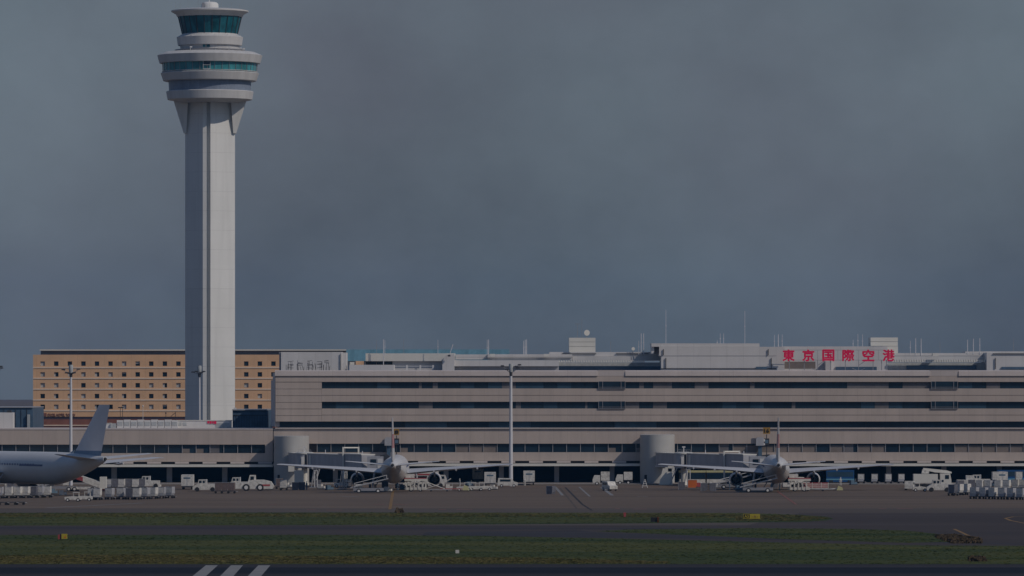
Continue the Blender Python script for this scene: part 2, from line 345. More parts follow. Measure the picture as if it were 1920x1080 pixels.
for a, b in zip(cv, cv[1:]): strip('yellow_line', a, b, .5, M['pyellow'], .016)
cv = [(1789, 992), (1800, 997), (1815, 1004), (1832, 1014)]
for a, b in zip(cv, cv[1:]): strip('yellow_line', a, b, .5, M['pyellow'], .016)
o = MB().box(X(-400, 1216), X(2300, 1216), 1214, 1262, .0, .13).build('pavement', M['pave']); struct(o)
o = MB().box(X(-400, 1190), X(2300, 1190), 1186, 1186.7, .0, .012).build('red_line', M['pred']); struct(o)

# ------------------------------------------------------------------ terminal building
FD = 1230.0
def zf(y): return Z(y, FD)
def xf(p): return X(p, FD)
XR = 1990
T = thing('terminal_building', 'long beige paneled terminal with four window rows behind the two parked airliners', 'terminal', (0, 0, 0))
b = MB()
b.box(xf(520), xf(XR), FD+1, FD+60, zf(874), zf(705))                  # core
core = b.build('core', M['darkmetal'], T)
b = MB()
def band(p0, p1, y0, y1, yy0=0.0, yy1=1.0, m=0, bb=None): (bb or b).box(xf(p0), xf(p1), FD+yy0, FD+yy1, zf(y1), zf(y0), m)
L0 = 516.5
band(L0, XR, 705.4, 716)
for y0, y1 in ((728.4, 740.9), (741.6, 753.2), (766.0, 777.9), (778.6, 790.2)): band(603.5, XR, y0, y1)
for y0, y1 in ((716.9, 729.0), (729.6, 741.5), (742.1, 754.1), (754.7, 766.4), (767.1, 778.8), (779.4, 790.2)): band(L0, 603.2, y0, y1)
band(513, XR, 804, 831.8); band(513, XR, 848, 864)
# end wall, facing left, set back behind a chamfer
wl = b.build('wall', M['facade'], T)
e = MB()
e.prism([(xf(516), FD+.1), (xf(503), FD+14), (xf(503), FD+58), (xf(530), FD+58), (xf(530), FD+.9), (xf(516.4), FD+.9)], 'z', zf(800), zf(713))
e.prism([(xf(516), FD+.1), (xf(508), FD+9), (xf(508), FD+58), (xf(530), FD+58), (xf(530), FD+.9), (xf(516.4), FD+.9)], 'z', zf(713), zf(699))
e.build('end_wall', M['bridge'], T)
c = MB(); c.prism([(FD-.25, zf(704.8)), (FD-.1, zf(696)), (FD+.5, zf(694.2)), (FD+3, zf(694.2)), (FD+3, zf(704.8))], 'x', xf(515.5), xf(1121)); c.prism([(FD-.25, zf(704.8)), (FD-.1, zf(696)), (FD+.5, zf(694.2)), (FD+3, zf(694.2)), (FD+3, zf(704.8))], 'x', xf(1172.5), xf(1744))
c.prism([(FD-.25, zf(704.8)), (FD-.1, zf(696)), (FD+.5, zf(694.2)), (FD+3, zf(694.2)), (FD+3, zf(704.8))], 'x', xf(1797.5), xf(XR))
c.box(xf(1121), xf(1172.5), FD+.02, FD+3, zf(705), zf(694)); c.box(xf(1744), xf(1797.5), FD+.02, FD+3, zf(705), zf(694))
c.build('coping', M['coping'], T)
c = MB(); c.box(xf(516), xf(XR), FD-.35, FD+1, zf(803.9), zf(801.9)); c.build('ledge', M['coping'], T)
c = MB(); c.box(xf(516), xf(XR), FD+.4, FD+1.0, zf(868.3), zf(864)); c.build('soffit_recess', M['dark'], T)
c = MB()
for k in range(-4, 54, 2):
    x0 = 524+26*k
    if x0 > 513: MB().box(xf(x0), xf(x0+26), FD-.02, FD+.38, zf(867.8), zf(864.4)).build('trim_block', M['coping'], T)
c = MB(); c.box(xf(513), xf(XR), FD-1.3, FD+1.0, zf(873.7), zf(869)); c.build('canopy', M['brightwhite'], T)
c = MB(); c.box(xf(513), xf(XR), FD+24, FD+25, 0, zf(874)); c.build('undercroft_wall', M['dark'], T)  # shade below the building deepened by a near-black wall colour
# ribbon windows
def ribbon(segs, y0, y1, seed, dpt=.55):
    random.seed(seed)
    for p0, p1 in segs:
        g = MB(); p = p0
        while p < p1-1:
            w = min(26, p1-p); r = random.random()
            mi = 0 if r < .62 else 1 if r < .8 else 2
            if mi == 2 and random.random() < .5:
                ww = w*random.uniform(.15, .4); g.box(xf(p), xf(p+ww), FD+dpt, FD+.98, zf(y1+.3), zf(y0-.3), 2)
                g.box(xf(p+ww), xf(p+w-.4), FD+dpt, FD+.98, zf(y1+.3), zf(y0-.3), 0)
            else: g.box(xf(p), xf(p+w-.35), FD+dpt, FD+.98, zf(y1+.3), zf(y0-.3), mi)
            p += w
        g.build('window_strip', [M['glass'], M['glass2'], M['blind']], T)
ribbon(((603.3, 1121.5), (1172.8, 1744.5), (1797.8, XR)), 716, 728.2, 3)
ribbon(((603.3, 1121.5), (1172.8, 1744.5), (1797.8, XR)), 753.2, 765.8, 12)
M['glass3'] = M['glass']
random.seed(5)
g = MB(); p = 524
while p < XR-1:
    g.box(xf(p), xf(p+78), FD+.75, FD+.98, zf(802.2), zf(790), 0 if random.random() < .8 else 1); p += 78.6
g.build('window_strip', [M['glass'], M['glass2']], T)
# protruding window bays
for p0 in (1122, 1745.5):
    for y0, y1 in ((715.3, 729.6), (752.6, 766.8)):
        w = MB(); p1 = p0+50.5
        w.box(xf(p0), xf(p1), FD-.25, FD+.9, zf(y1), zf(y1-1.0), 0)
        for q, ww in ((p0, .9), (p0+7.5, .9), (p1-8.4, .9), (p1-.9, .9)): w.box(xf(q), xf(q+ww), FD-.25, FD-.12, zf(y1-1.2), zf(y0), 0)
        f = w.build('window_bay', M['grey'], T)
        MB().box(xf(p0+.9), xf(p1-.9), FD-.1, FD+.9, zf(y1-1.2)+.01, zf(y0), 0).build('pane', M['glass'], f)
        MB().box(xf(p0+.9), xf(p1-.9), FD-.2, FD-.14, zf(y1-3.2), zf(y1-3.9), 0).build('rail', M['grey'], f)
# big windows of the lower floor, each one a part
def bigwin(p, w, kind, par, y0=832, y1=847.6, dd=0.0):
    g = MB(); z0, z1 = zf(y1)-dd, zf(y0)-dd; x0, x1 = xf(p), xf(p+w)
    if kind == 0: g.box(x0+.12, x1, FD+.5, FD+.98, z0, z1, 0)
    elif kind == 1:
        zz = z0+(z1-z0)*.78; g.box(x0+.12, x1, FD+.5, FD+.98, z0, zz, 1); g.box(x0+.12, x1, FD+.5, FD+.98, zz, z1, 0)
    elif kind == 2:
        xx = x0+(x1-x0)*.7; g.box(x0+.12, xx, FD+.5, FD+.98, z0, z1, 2); g.box(xx, x1, FD+.5, FD+.98, z0, z1, 0)
    else:
        xx = x0+(x1-x0)*.55; zz = z0+(z1-z0)*.5; g.box(x0+.12, x1, FD+.5, FD+.98, zz, z1, 0); g.box(x0+.12, xx, FD+.5, FD+.98, z0, zz, 1); g.box(xx, x1, FD+.5, FD+.98, z0, zz, 0)
    g.box(x0, x0+.11, FD+.3, FD+.99, z0, z1, 3)
    return g.build('window', [M['glass'], M['blindbeige'], M['blind'], M['rope']], par)
random.seed(21)
for k in range(57):
    p = 524+26*k-8
    if p > XR-30: break
    if p < 582: continue
    if p < 780: kk = 0 if random.random() < .8 else 3
    elif 835 < p < 930: kk = 1
    elif p < 1330: kk = 0 if random.random() < .8 else 3
    elif p < 1510 or (1555 < p < 1650) or p > 1765: kk = random.choice((1, 1, 2, 1))
    else: kk = 0
    bigwin(p, 26, kk, T)
def col(par, p):
    MB().box(xf(p-4.5), xf(p+4.5), FD+3.0, FD+3.9, .13, zf(874)).build('column', M['grey'], par)
for k in range(4, 18): col(T, 212+104*k)
# roof top volumes
def rbox(name, p0, p1, y0, y1, d, dep, m, par=T, ylow=None):
    return MB().box(X(p0, d), X(p1, d), d, d+dep, Z(y1, d), Z(y0, d)).build(name, m, par)
MB().box(xf(520), xf(XR), FD+3, FD+59.5, zf(705), zf(697)).build('roof', M['grey'], T)
rbox('rooftop_block', 527, 640, 660, 697, 1242, 14, M['roofwhite'])
rbox('rooftop_block', 523.5, 526.6, 660, 697, 1243, 14, M['grey'])  # dark left side of the white block, its shade put in as grey
rbox('rooftop_block', 640.3, 649, 661, 697, 1243, 12, M['roofwhite'])
MB().box(X(638.5, 1241.8), X(639.3, 1241.8), 1241.7, 1241.9, Z(696, 1242), Z(663, 1242)).build('pipe', M['darkmetal'], T)
rbox('rooftop_block', 655, 738, 684, 697, 1238, 6, M['roofwhite'])
rbox('rooftop_block', 667, 681, 677, 685, 1246, 6, M['hotel'])
rbox('rooftop_block', 656, 664, 679, 686, 1245, 4, M['brightwhite'])
rbox('rooftop_block', 686, 736, 678, 697, 1253, 1, M['glass'])
rbox('rooftop_block', 736, 836, 677, 697, 1250, 8, M['roofwhite'])
rbox('rooftop_block', 685.5, 853, 662.5, 677, 1249, 16, M['brightwhite'])
c = MB()
for q in (739, 763, 788, 812): c.box(X(q-1.5, 1244), X(q+1.5, 1244), 1244, 1244.4, Z(697, 1244), Z(684.5, 1244))
c.box(X(739, 1244), X(814, 1244), 1244.05, 1244.35, Z(687, 1244), Z(686, 1244)); c.build('pipe_rack', M['white'], T)
# long block E
def poly_block(name, pts, d, dep, m): return MB().prism([(X(p, d), Z(y, d)) for p, y in pts], 'y', d, d+dep).build(name, m, T)
poly_block('rooftop_block', [(829.5, 697), (829.5, 676), (834, 668), (838, 665), (852, 663.5), (852, 697)], 1238, 20, M['roofwhite'])
rbox('rooftop_block', 852.1, 1048, 675.3, 686.6, 1240, 16, M['roofwhite'])
rbox('rooftop_block', 852.1, 1047.8, 686.7, 697, 1241.5, 12, M['bridge'])
rbox('rooftop_tier', 855, 914, 664.5, 674, 1246, 10, M['roofwhite']); rbox('rooftop_tier', 914.2, 1073, 664.2, 674.8, 1245, 10, M['roofwhite'])
rbox('rooftop_tier', 853, 1073, 669.3, 670.0, 1244.5, .4, M['grey'])
rbox('roof_hood', 919, 928, 663.5, 668.5, 1241, 3, M['brightwhite']); rbox('roof_hood', 1020, 1030, 663.5, 668.5, 1241, 3, M['brightwhite']); rbox('roof_hood', 1749, 1760, 662.3, 667.6, 1241, 3, M['brightwhite'])
# penthouse
c = MB()
for y0, y1 in ((633.3, 640.8), (641.4, 649.3), (649.9, 661)): c.box(X(1067, 1250), X(1116.5, 1250), 1250, 1260, Z(y1, 1250), Z(y0, 1250))
c.box(X(1068, 1250), X(1116, 1250), 1250.15, 1259.8, Z(660, 1250), Z(633.6, 1250)); c.build('penthouse', M['brightwhite'], T)
rbox('rooftop_tier', 1030, 1236, 660, 668, 1248.5, 16, M['roofwhite']); rbox('rooftop_tier', 1054, 1118, 662.5, 663.4, 1248.2, .25, M['darkmetal']); rbox('rooftop_tier', 1155, 1216, 662.5, 663.4, 1248.2, .25, M['darkmetal'])
rbox('rooftop_tier', 1073.5, 1240, 668.2, 676, 1248, 12, M['roofwhite'])
def teeth(p0, p1, y0, y1, d):
    c = MB(); n = int((p1-p0)/4.6)
    for i in range(n):
        a = p0+(p1-p0)*i/n; w = (p1-p0)/n
        c.prism([(X(a, d), Z(y1, d)), (X(a+w*.85, d), Z(y1, d)), (X(a+w*.55, d), Z(y0, d)), (X(a-.1*w, d), Z(y0, d))], 'y', d, d+1.4)
    c.build('ribbed_canopy', M['brightwhite'], T)
teeth(1047, 1210, 675.5, 679.3, 1242)
rbox('window_strip', 1048.2, 1240, 686.4, 697, 1244, 2, M['bluewall']); rbox('window_wall', 1048.2, 1240, 679.6, 686.2, 1244.2, 2, M['curtain'])
# large white block
poly_block('rooftop_block', [(1239.8, 697), (1239.8, 667.2), (1236, 667.2), (1236, 650.2), (1471, 650.2), (1471, 697)], 1236, 14, M['roofwhite'])
rbox('rooftop_block', 1221.5, 1424, 643.8, 650, 1236.4, 13, M['roofwhite']); rbox('rooftop_block', 1221.5, 1226.5, 650.1, 663, 1237, 10, M['roofwhite'])
rbox('rooftop_block', 1226.6, 1235.8, 650.1, 663, 1241, 6, M['grey'])
rbox('ledge', 1240, 1455.5, 690.4, 691.8, 1235.8, .15, M['darkmetal']); rbox('joint', 1236.2, 1456, 666.8, 667.4, 1235.95, .04, M['grey'])
rbox('opening', 1417.5, 1438, 687.7, 692, 1235.7, .2, M['bluewall'])
for q, y0, y1 in ((1243.5, 654.5, 666), (1248, 671, 690.5), (1440, 654.5, 666), (1445.8, 671, 692)): rbox('downpipe', q, q+1.2, y0, y1, 1235.7, .2, M['darkmetal'])
rbox('rooftop_block', 1466, 1664, 649.5, 697, 1243, 14, M['roofwhite']); rbox('opening', 1567, 1644, 687.8, 697, 1242.7, .25, M['bluewall'])
rbox('louvre_screen', 1466, 1529, 678, 691.5, 1238.6, .4, M['blindbeige'])
rbox('rooftop_block', 1548, 1559, 677, 697, 1239.4, 4.5, M['roofwhite'])
c = MB()
for y0, y1 in ((632.8, 640.2), (640.8, 648.6)): c.box(X(1632.5, 1250), X(1683.5, 1250), 1250, 1258, Z(y1, 1250), Z(y0, 1250))
c.box(X(1655.2, 1249), X(1683.8, 1249), 1249, 1258.2, Z(663, 1249), Z(649.2, 1249)); c.build('penthouse', M['brightwhite'], T)
rbox('rooftop_tier', 1655.5, 1848, 662, 667, 1247, 12, M['roofwhite']); rbox('rooftop_tier', 1655.5, 1848, 667.8, 674.5, 1246.5, 12, M['roofwhite'])
teeth(1673, 1849, 674.3, 679, 1242); rbox('window_wall', 1655.5, 1849, 679.8, 697, 1244.2, 2, M['curtain'])
rbox('window_strip', 1700, 1831, 685, 692.5, 1243.8, .3, M['bluewall'])
rbox('rooftop_block', 1850, 1990, 661, 697, 1240, 14, M['roofwhite']); rbox('rooftop_tier', 1810, 1990, 659, 662.4, 1249, 9, M['roofwhite'])
rbox('opening', 1878, 1990, 687.9, 692.5, 1239.7, .25, M['bluewall']); rbox('downpipe', 1866, 1867.2, 671, 692, 1239.7, .2, M['darkmetal']); rbox('ledge', 1862, 1990, 662.6, 663.4, 1239.7, .28, M['darkmetal'])
# pipework standing on the roof in front of the left block
R = thing('pipe_frame', 'dark tangled pipe frames on the roof edge in front of the pale left block', 'roof equipment', (X(572, 1239), 1239, zf(697)))
random.seed(9); c = MB()
for cx, ww in ((-27, 9), (-9, 7), (9, 7), (27, 8), (40, 7)):
    for i in range(7):
        a = cx+random.uniform(-ww, ww); h = random.uniform(1.0, 2.5); c.tube((a*.117, random.uniform(-.4, .4), 0), ((a+random.uniform(-2.5, 2.5))*.117, random.uniform(-.4, .4), h), .045, n=5)
    for i in range(4):
        zz = random.uniform(.8, 2.4); c.tube(((cx-ww*.6)*.117, 0, zz), ((cx+ww*.6)*.117, .1, zz+random.uniform(-.2, .2)), .05, n=5)
c.build('pipes', M['darkmetal'], R)
c = MB(); c.box(-4.8, 6.6, -.3, .3, 0, .32); c.build('base', M['darkmetal'], R)

# blue roofed hall behind
R = thing('blue_roof_hall', 'hall with a turquoise ribbed sheet roof showing above the terminal roof', 'building', (0, 1300, 0))
c = MB(); c.prism([(1290-1300, Z(677, 1290)), (1296-1300, Z(655.2, 1296)), (40, Z(653, 1296)), (40, Z(677, 1290))], 'x', X(648, 1290), X(955, 1290)); c.build('roof', M['blueroof'], R)
MB().box(X(650, 1290), X(953, 1290), -8, 38, 0, Z(677.2, 1290)).build('wall', M['roofwhite'], R)

# ------------------------------------------------------------------ rooftop red characters
SG = thing('rooftop_sign', 'large red characters on a steel frame along the terminal roof', 'sign', (X(1571, 1234), 1234, zf(697)))
def lx(p): return X(p, 1234)-SG.location.x
def lz(y): return Z(y, 1234)-SG.location.z
for ch, px in zip('東京国際空港', (1478.5, 1515.5, 1553, 1590.5, 1628, 1666)):
    textmesh('character', ch, 21.2*.1162, 20.6*.1162, M['red'], SG, (lx(px), -.2, lz(666.3)), .15, -.10)
c = MB()
for y in (656.3, 675.2): c.box(lx(1468), lx(1677), -.02, .05, lz(y)-.04, lz(y)+.04)
for q in (1480, 1508, 1533, 1557, 1585, 1610, 1637, 1653, 1662): c.box(lx(q)-.07, lx(q)+.07, 0, .14, 0, lz(675.2))
for q in (1508, 1533, 1557, 1571, 1610, 1647): c.box(lx(q)-.03, lx(q)+.03, -.02, .05, lz(675.2), lz(656.3))
for q in (1533, 1610): c.tube((lx(q), .3, lz(675)-1.2), (lx(q)+1.7, .3, lz(675)+.0), .05, n=5); c.tube((lx(q)-1.4, .3, .8), (lx(q), .3, .1), .05, n=5); c.tube((lx(q)+1.4, .3, .8), (lx(q), .3, .1), .05, n=5)
c.build('frame', M['grey'], SG)

# ------------------------------------------------------------------ left pier
P = thing('pier_building', 'low beige pier building left of the tall terminal, below the control tower', 'building', (0, 0, 0))
dz = .2; b = MB()
PL, PR = -60, 511.6
def pb(p0, p1, y0, y1, a, c_, m, name):
    return MB().box(xf(p0), xf(p1), FD+a, FD+c_, zf(y1)-dz, zf(y0)-dz).build(name, m, P)
MB().box(xf(PL), xf(PR), FD+1, FD+26, zf(874)-dz, zf(804)-dz).build('core', M['darkmetal'], P)
MB().box(xf(PL), xf(PR), FD-.02, FD+1.0, zf(831.8)-dz, zf(804.2)-dz).box(xf(PL), xf(PR), FD-.02, FD+1.0, zf(864)-dz, zf(848)-dz).box(xf(497), xf(PR), FD, FD+1.0, zf(847.95)-dz, zf(831.85)-dz).build('wall', M['facade'], P)
pb(PL, PR, 801.8, 804.1, -.1, 26.1, M['coping'], 'roof')
pb(PL, PR, 864.05, 868.6, .4, 1, M['dark'], 'soffit_recess'); pb(PL, PR, 869, 873.7, -1.3, 1, M['brightwhite'], 'canopy')
c = MB()
for k in range(-2, 19, 2): MB().box(xf(16+26*k), xf(16+26*k+26), FD-.02, FD+.38, zf(867.8)-dz, zf(864.3)-dz).build('trim_block', M['coping'], P)
MB().box(xf(PL), xf(PR), FD+24, FD+25, 0, zf(874)-dz).build('undercroft_wall', M['dark'], P)  # near-black wall colour carries the shade under the pier
random.seed(4)
for k in range(-3, 19):
    kk = 3 if k in (13, 14) else (2 if k == 15 else 0)
    bigwin(3+26*k, min(26, 497-3-26*k), kk, P, dd=dz)
for k in range(-2, 3): MB().box(xf(212+104*k-5), xf(212+104*k+5), FD+3, FD+3.9, .13, zf(874)-dz).build('column', M['grey'], P)
# things on the pier roof
zr = zf(801.8)-dz
def rt(p, d): return (X(p, d), d, zr)
R = thing('roof_plant_screen', 'row of pale louvred plant units on the pier roof left of the tower', 'roof equipment', rt(276, 1246))
c = MB()
for i in range(9): c.box(-6.6+i*1.5, -5.2+i*1.5, -1, 1, 0, 1.7+.12*(i % 2)); 
c.build('units', M['white'], R); c = MB()
for i in range(9): c.box(-6.45+i*1.5, -5.35+i*1.5, -1.06, -1.01, .5, 1.35)
c.build('louvres', M['curtain'], R); MB().box(-8, -6.8, -1, 1, 0, 1.0).build('side_unit', M['curtain'], R)
R = thing('roof_shed', 'pale flat shed on the pier roof at the foot of the tower', 'roof equipment', rt(372, 1248))
MB().box(-5.9, 7.2, -2, 3, 0, 1.55).build('walls', M['white'], R); MB().box(-6.0, 7.3, -2.1, 3.1, 1.56, 1.7).build('roof', M['brightwhite'], R)
c = MB()
for i in range(3): c.box(-5.5+i*1.1, -4.7+i*1.1, -2.05, -2.01, .5, 1.2)
c.build('vent_panel', M['curtain'], R); MB().box(3.9, 7.1, -2.06, -2.01, .1, 1.1).build('wall_panel', M['curtain'], R)
c = MB()
for a, w, z0, z1 in ((2.1, .35, 1.0, 1.5), (2.6, .4, .95, 1.5), (3.15, .3, 1.0, 1.45), (3.55, .5, .9, 1.5)): c.box(a, a+w, -2.15, -2.08, z0, z1)
c.build('red_panel', M['red'], R)
R = thing('roof_box', 'pale box housing on the pier roof at the left picture edge', 'roof equipment', rt(8, 1244))
MB().box(-6, 2.0, -1, 3, 0, 3.4).build('housing', M['roofwhite'], R); MB().box(.6, 1.6, -.5, 1, 3.4, 3.9).build('vent', M['darkmetal'], R)
R = thing('small_roof_cabinet', 'small white cabinet on the pier roof right of the airliner fin', 'roof equipment', rt(201, 1246))
MB().box(-1.4, .9, -.6, .6, 0, 1.0).build('cabinet', M['white'], R); MB().box(-1.5, 1.0, -.7, .7, 1.01, 1.1).build('lid', M['brightwhite'], R)
R = thing('dark_glass_hall', 'dark blue glazed hall with pale roof edge left of the orange hotel', 'building', (X(30, 1290), 1290, 0))
MB().box(-9, X(61.5, 1290)-X(30, 1290), 0, 30, 0, Z(764.5, 1290)).build('wall', M['bluewall'], R); MB().box(-9.2, 3.86, -.3, 30, Z(764.4, 1290), Z(763, 1290)).build('roof', M['rope'], R)
c = MB()
for i in range(9): c.box(-8+i*1.3, -7.9+i*1.3, -.1, -.01, 0, Z(767, 1290))
c.build('mullions', M['darkmetal'], R); MB().box(2.6, 3.2, -.6, -.12, 0, Z(777, 1290)).build('panel', M['curtain'], R)
R = thing('dark_link_building', 'dark blue link building between the tower foot and the terminal end wall', 'building', (X(470, 1292), 1292, 0))
MB().box(X(436, 1292)-X(470, 1292), X(502, 1292)-X(470, 1292), 0, 25, 0, Z(769.5, 1292)).build('wall', M['bluewall'], R)
MB().box(X(435.5, 1292)-X(470, 1292), X(500, 1292)-X(470, 1292), -.4, 25.2, Z(769.4, 1292), Z(767.4, 1292)).build('roof', M['rope'], R)
c = MB()
for i in range(14): c.box(-3.9+i*.6, -3.85+i*.6, -.12, -.01, 0, Z(778, 1292))
c.box(-4.1, 3.8, -.14, -.01, Z(779, 1292), Z(778, 1292)); c.build('mullions', M['darkmetal'], R)
MB().box(-3.9, -3.3, .5, 1.1, Z(767.4, 1292), Z(764.5, 1292)).build('camera_box', M['white'], R)

# ------------------------------------------------------------------ hotel
HD = 1430.0
H_ = thing('hotel_building', 'orange and cream striped hotel with square windows behind the control tower', 'hotel', (0, 0, 0))
def xh(p): return X(p, HD)
def zh(y): return Z(y, HD)
wy = (677.6, 697.8, 718.2, 738.5, 758.6); wh = 8.4; cols = [80+25.45*k for k in range(19)]
c = MB(); hl, hr = 62, 560; ys = [665]
# wall built as a grid around real openings
def hrow(y0, y1, m=0):
    c.box(xh(hl), xh(hr), HD, HD+.45, zh(y1), zh(y0), m)
edges = []
prev = 665
for y in wy:
    hrow(prev, y)
    xs = hl
    for q in cols:
        c.box(xh(xs), xh(q-4.2), HD, HD+.45, zh(y+wh), zh(y)); xs = q+4.2
    c.box(xh(xs), xh(hr), HD, HD+.45, zh(y+wh), zh(y)); prev = y+wh
hrow(prev, 781.3); c.build('wall', M['hotel'], H_)
MB().box(xh(hl)+.02, xh(hr), HD+.46, HD+30, 0, zh(665.1)).build('core', M['hoteldark'], H_)
c = MB()
for y in (688.2, 708.3, 728.6, 748.8, 768.9): c.box(xh(hl)-.05, xh(hr), HD-.12, HD-.002, zh(y+2.4), zh(y))
c.build('floor_band', M['hotelband'], H_)
MB().box(xh(hl), xh(hr), HD+.1, HD+.44, zh(786), zh(781.4)).build('dark_band', M['hoteldark'], H_)
MB().box(xh(hl), xh(hr), HD-.2, HD+.44, 0, zh(786.1)).build('base', M['hotelred'], H_)
MB().box(xh(hl), xh(hr), HD-.35, HD-.21, zh(798.5), zh(796.5)).build('ledge', M['hotelband'], H_)
random.seed(11)
dk = {0: (1, 2, 3, 4, 5, 8, 9, 10, 11), 1: (7, 8, 9, 10), 2: (3, 6, 7), 3: (0, 4, 7, 8, 10, 11), 4: (0, 2, 5, 7)}
for r, y in enumerate(wy):
    for k, q in enumerate(cols):
        if 352 < q < 436 or q > 527: continue
        dark = (k in dk[r]) if k < 12 else random.random() < .65
        g = MB(); x0, x1 = xh(q-4.2), xh(q+4.2); z0, z1 = zh(y+wh), zh(y)
        if dark: g.box(x0+.02, x1-.02, HD+.3, HD+.42, z0+.02, z1-.02, 0)
        else:
            t = random.random()
            if t < .7: g.box(x0+.02, x1-.02, HD+.3, HD+.42, z0+.02, z1-.02, 1)
            elif t < .85:
                xm = x0+(x1-x0)*random.uniform(.3, .6); g.box(x0+.02, xm, HD+.3, HD+.42, z0+.02, z1-.02, 1); g.box(xm, x1-.02, HD+.3, HD+.42, z0+.02, z1-.02, 0)
            else:
                zm = z0+(z1-z0)*random.uniform(.3, .7); g.box(x0+.02, x1-.02, HD+.3, HD+.42, zm, z1-.02, 1); g.box(x0+.02, x1-.02, HD+.3, HD+.42, z0+.02, zm, 0)
        g.build('window', [M['glass'], M['curtain']], H_)
MB().box(xh(75), xh(742), HD+2, HD+28, zh(665), zh(657.6)).build('top_storey', M['grey'], H_)
MB().box(xh(74), xh(746), HD+.6, HD+29, zh(657.5), zh(655)).build('roof', M['brightwhite'], H_)
textmesh('hotel_lettering', 'EXCEL HOTEL TOKYU', 51*.1346, 5*.1346, M['hotelred'], H_, (xh(115.5), HD-.1, zh(777.7)), .08, .01)
MB().box(xh(82), xh(87.5), HD-.15, HD-.02, zh(780), zh(774.5)).build('emblem', M['hotelred'], H_)
MB().box(X(742, HD), X(746, HD), HD+3, HD+20, 0, zh(657.6)).build('end_pier', M['bluewall'], H_)
# slim posts in front of the hotel
for i, (q, y0, hook) in enumerate(((225.5, 764, 1), (229.8, 764, 1), (268, 761, 0), (311, 774, 0), (329, 772, 2))):
    R = thing('street_lamp', ('slim dark lamp post, left of the pair standing before the hotel', 'slim dark lamp post, right of the pair standing before the hotel', 'thin pale pole standing before the hotel right of the lamp pair', 'short dark post on the skyline of the pale roof units', 'short dark post with a raking stay next to the tower')[i], 'lamp post', (X(q, 1300), 1300, 0))
    m = M['white'] if i == 2 else M['darkmetal']
    MB().tube((0, 0, 0), (0, 0, Z(y0, 1300)), .09, .06, 6).build('pole', m, R)
    if hook == 1: MB().box(-.25 if i else -.5, .5 if i == 0 else .25, -.12, .12, Z(y0, 1300)-.15, Z(y0, 1300)+.1).build('lamp_head', m, R)
    elif hook == 2: MB().tube((0, 0, Z(774, 1300)), (-1.1, 0, Z(781, 1300)), .06, .06, 5).build('stay', m, R)
    else: MB().lathe([(.13, Z(y0, 1300)-.2), (.18, Z(y0, 1300)), (.05, Z(y0, 1300)+.15)], 8).build('cap', m, R)

# ------------------------------------------------------------------ control tower
TD = 1380.0; tp = TD/F
TW = thing('control_tower', 'tall white control tower with stacked round decks and teal glass cab', 'control tower', (X(393.5, TD), TD, 0))
def tz(y): return Z(y, TD)
sh = [(-46.5, 3), (-11.5, -32), (-4.5, -32), (-4.5, -24), (2.8, -24), (2.8, -32), (46.5, 3), (46.5, 14), (12, 48), (-12, 48), (-46.5, 14)]
c = MB()
lv = [0]+[tz(800-k*50.2) for k in range(1, 12)]+[tz(252)]
c.prism([(x*tp, y*tp) for x, y in sh], 'z', 0, tz(187)); shaft = c.build('shaft', M['tower'], TW)
c = MB(); ring = [(x*tp*1.004, y*tp*1.004) for x, y in sh]
for k in range(16):
    zz = tz(214+36.4*k); c.prism(ring, 'z', zz, zz+.06)
c.build('joint_line', M['towerring'], TW)
for s in (-1, 1):
    MB().loft([[(s*44*tp, -4*tp, tz(250)), (s*49*tp, -2*tp, tz(250)), (s*49*tp, 10*tp, tz(250)), (s*44*tp, 12*tp, tz(250))],
               [(s*40*tp, -16*tp, tz(188)), (s*68*tp, -8*tp, tz(188)), (s*68*tp, 14*tp, tz(188)), (s*40*tp, 18*tp, tz(188))]]).build('corbel', M['tower'], TW)
def ringpart(name, prof, m, n=64, **k): return MB().lathe([(r*tp, tz(y)) for r, y in prof], n, **k).build(name, m, TW, smooth=True)
ringpart('soffit', [(56, 193), (73, 187.6)], M['towerring'], 48)
ringpart('deck_ring', [(76.5, 188), (79.5, 187), (82, 172.6), (81, 171.5), (50, 171)], M['towerring'])
ringpart('machine_level', [(76.5, 172.4), (77.5, 152.5)], M['louvre'])
ringpart('deck_ring', [(84, 153), (87.5, 152), (92, 138), (91, 137), (60, 136.5)], M['towerring'])
c = MB().lathe([(87.5*tp, tz(137)), (88.5*tp, tz(117))], 64)
for i in range(40):
    t = 2*PI*i/40; c.tube((88.2*tp*math.cos(t), 88.2*tp*math.sin(t), tz(137)), (89.1*tp*math.cos(t), 89.1*tp*math.sin(t), tz(118)), .07, n=4, m=1)
c.build('glazing', [M['teal'], M['grey']], TW)
c = MB().box(-8*tp, 6*tp, -91*tp, -88*tp, tz(136), tz(133)); c.box(-8*tp, -7*tp, -90.5*tp, -89.6*tp, tz(133), tz(119)); c.box(5*tp, 6*tp, -90.5*tp, -89.6*tp, tz(133), tz(119)); c.box(-8*tp, 6*tp, -90.6*tp, -90*tp, tz(127), tz(126)); c.build('balcony', M['curtain'], TW)
MB().box(-7*tp, 5*tp, -89.6*tp, -88.2*tp, tz(126), tz(119)).build('door', M['glass'], TW)
ringpart('handrail', [(89.6, 135.6), (90, 134.6), (89.2, 134.5)], M['white'], 64)
ringpart('deck_ring', [(91, 119.5), (94.5, 119), (98.5, 104.5), (97, 103.5), (84, 98), (68, 96.8)], M['towerring'])
ringpart('thin_deck', [(63, 97), (66, 94.8), (66, 93.8), (60, 93.2)], M['grey'])
ringpart('neck', [(55, 95), (56, 85)], M['towerring'])
MB().box(-10*tp, -5.5*tp, -56.8*tp, -55*tp, tz(91), tz(86.5)).box(-3*tp, 3*tp, -56.8*tp, -55*tp, tz(91), tz(86.5)).build('window', M['tealdark'], TW)
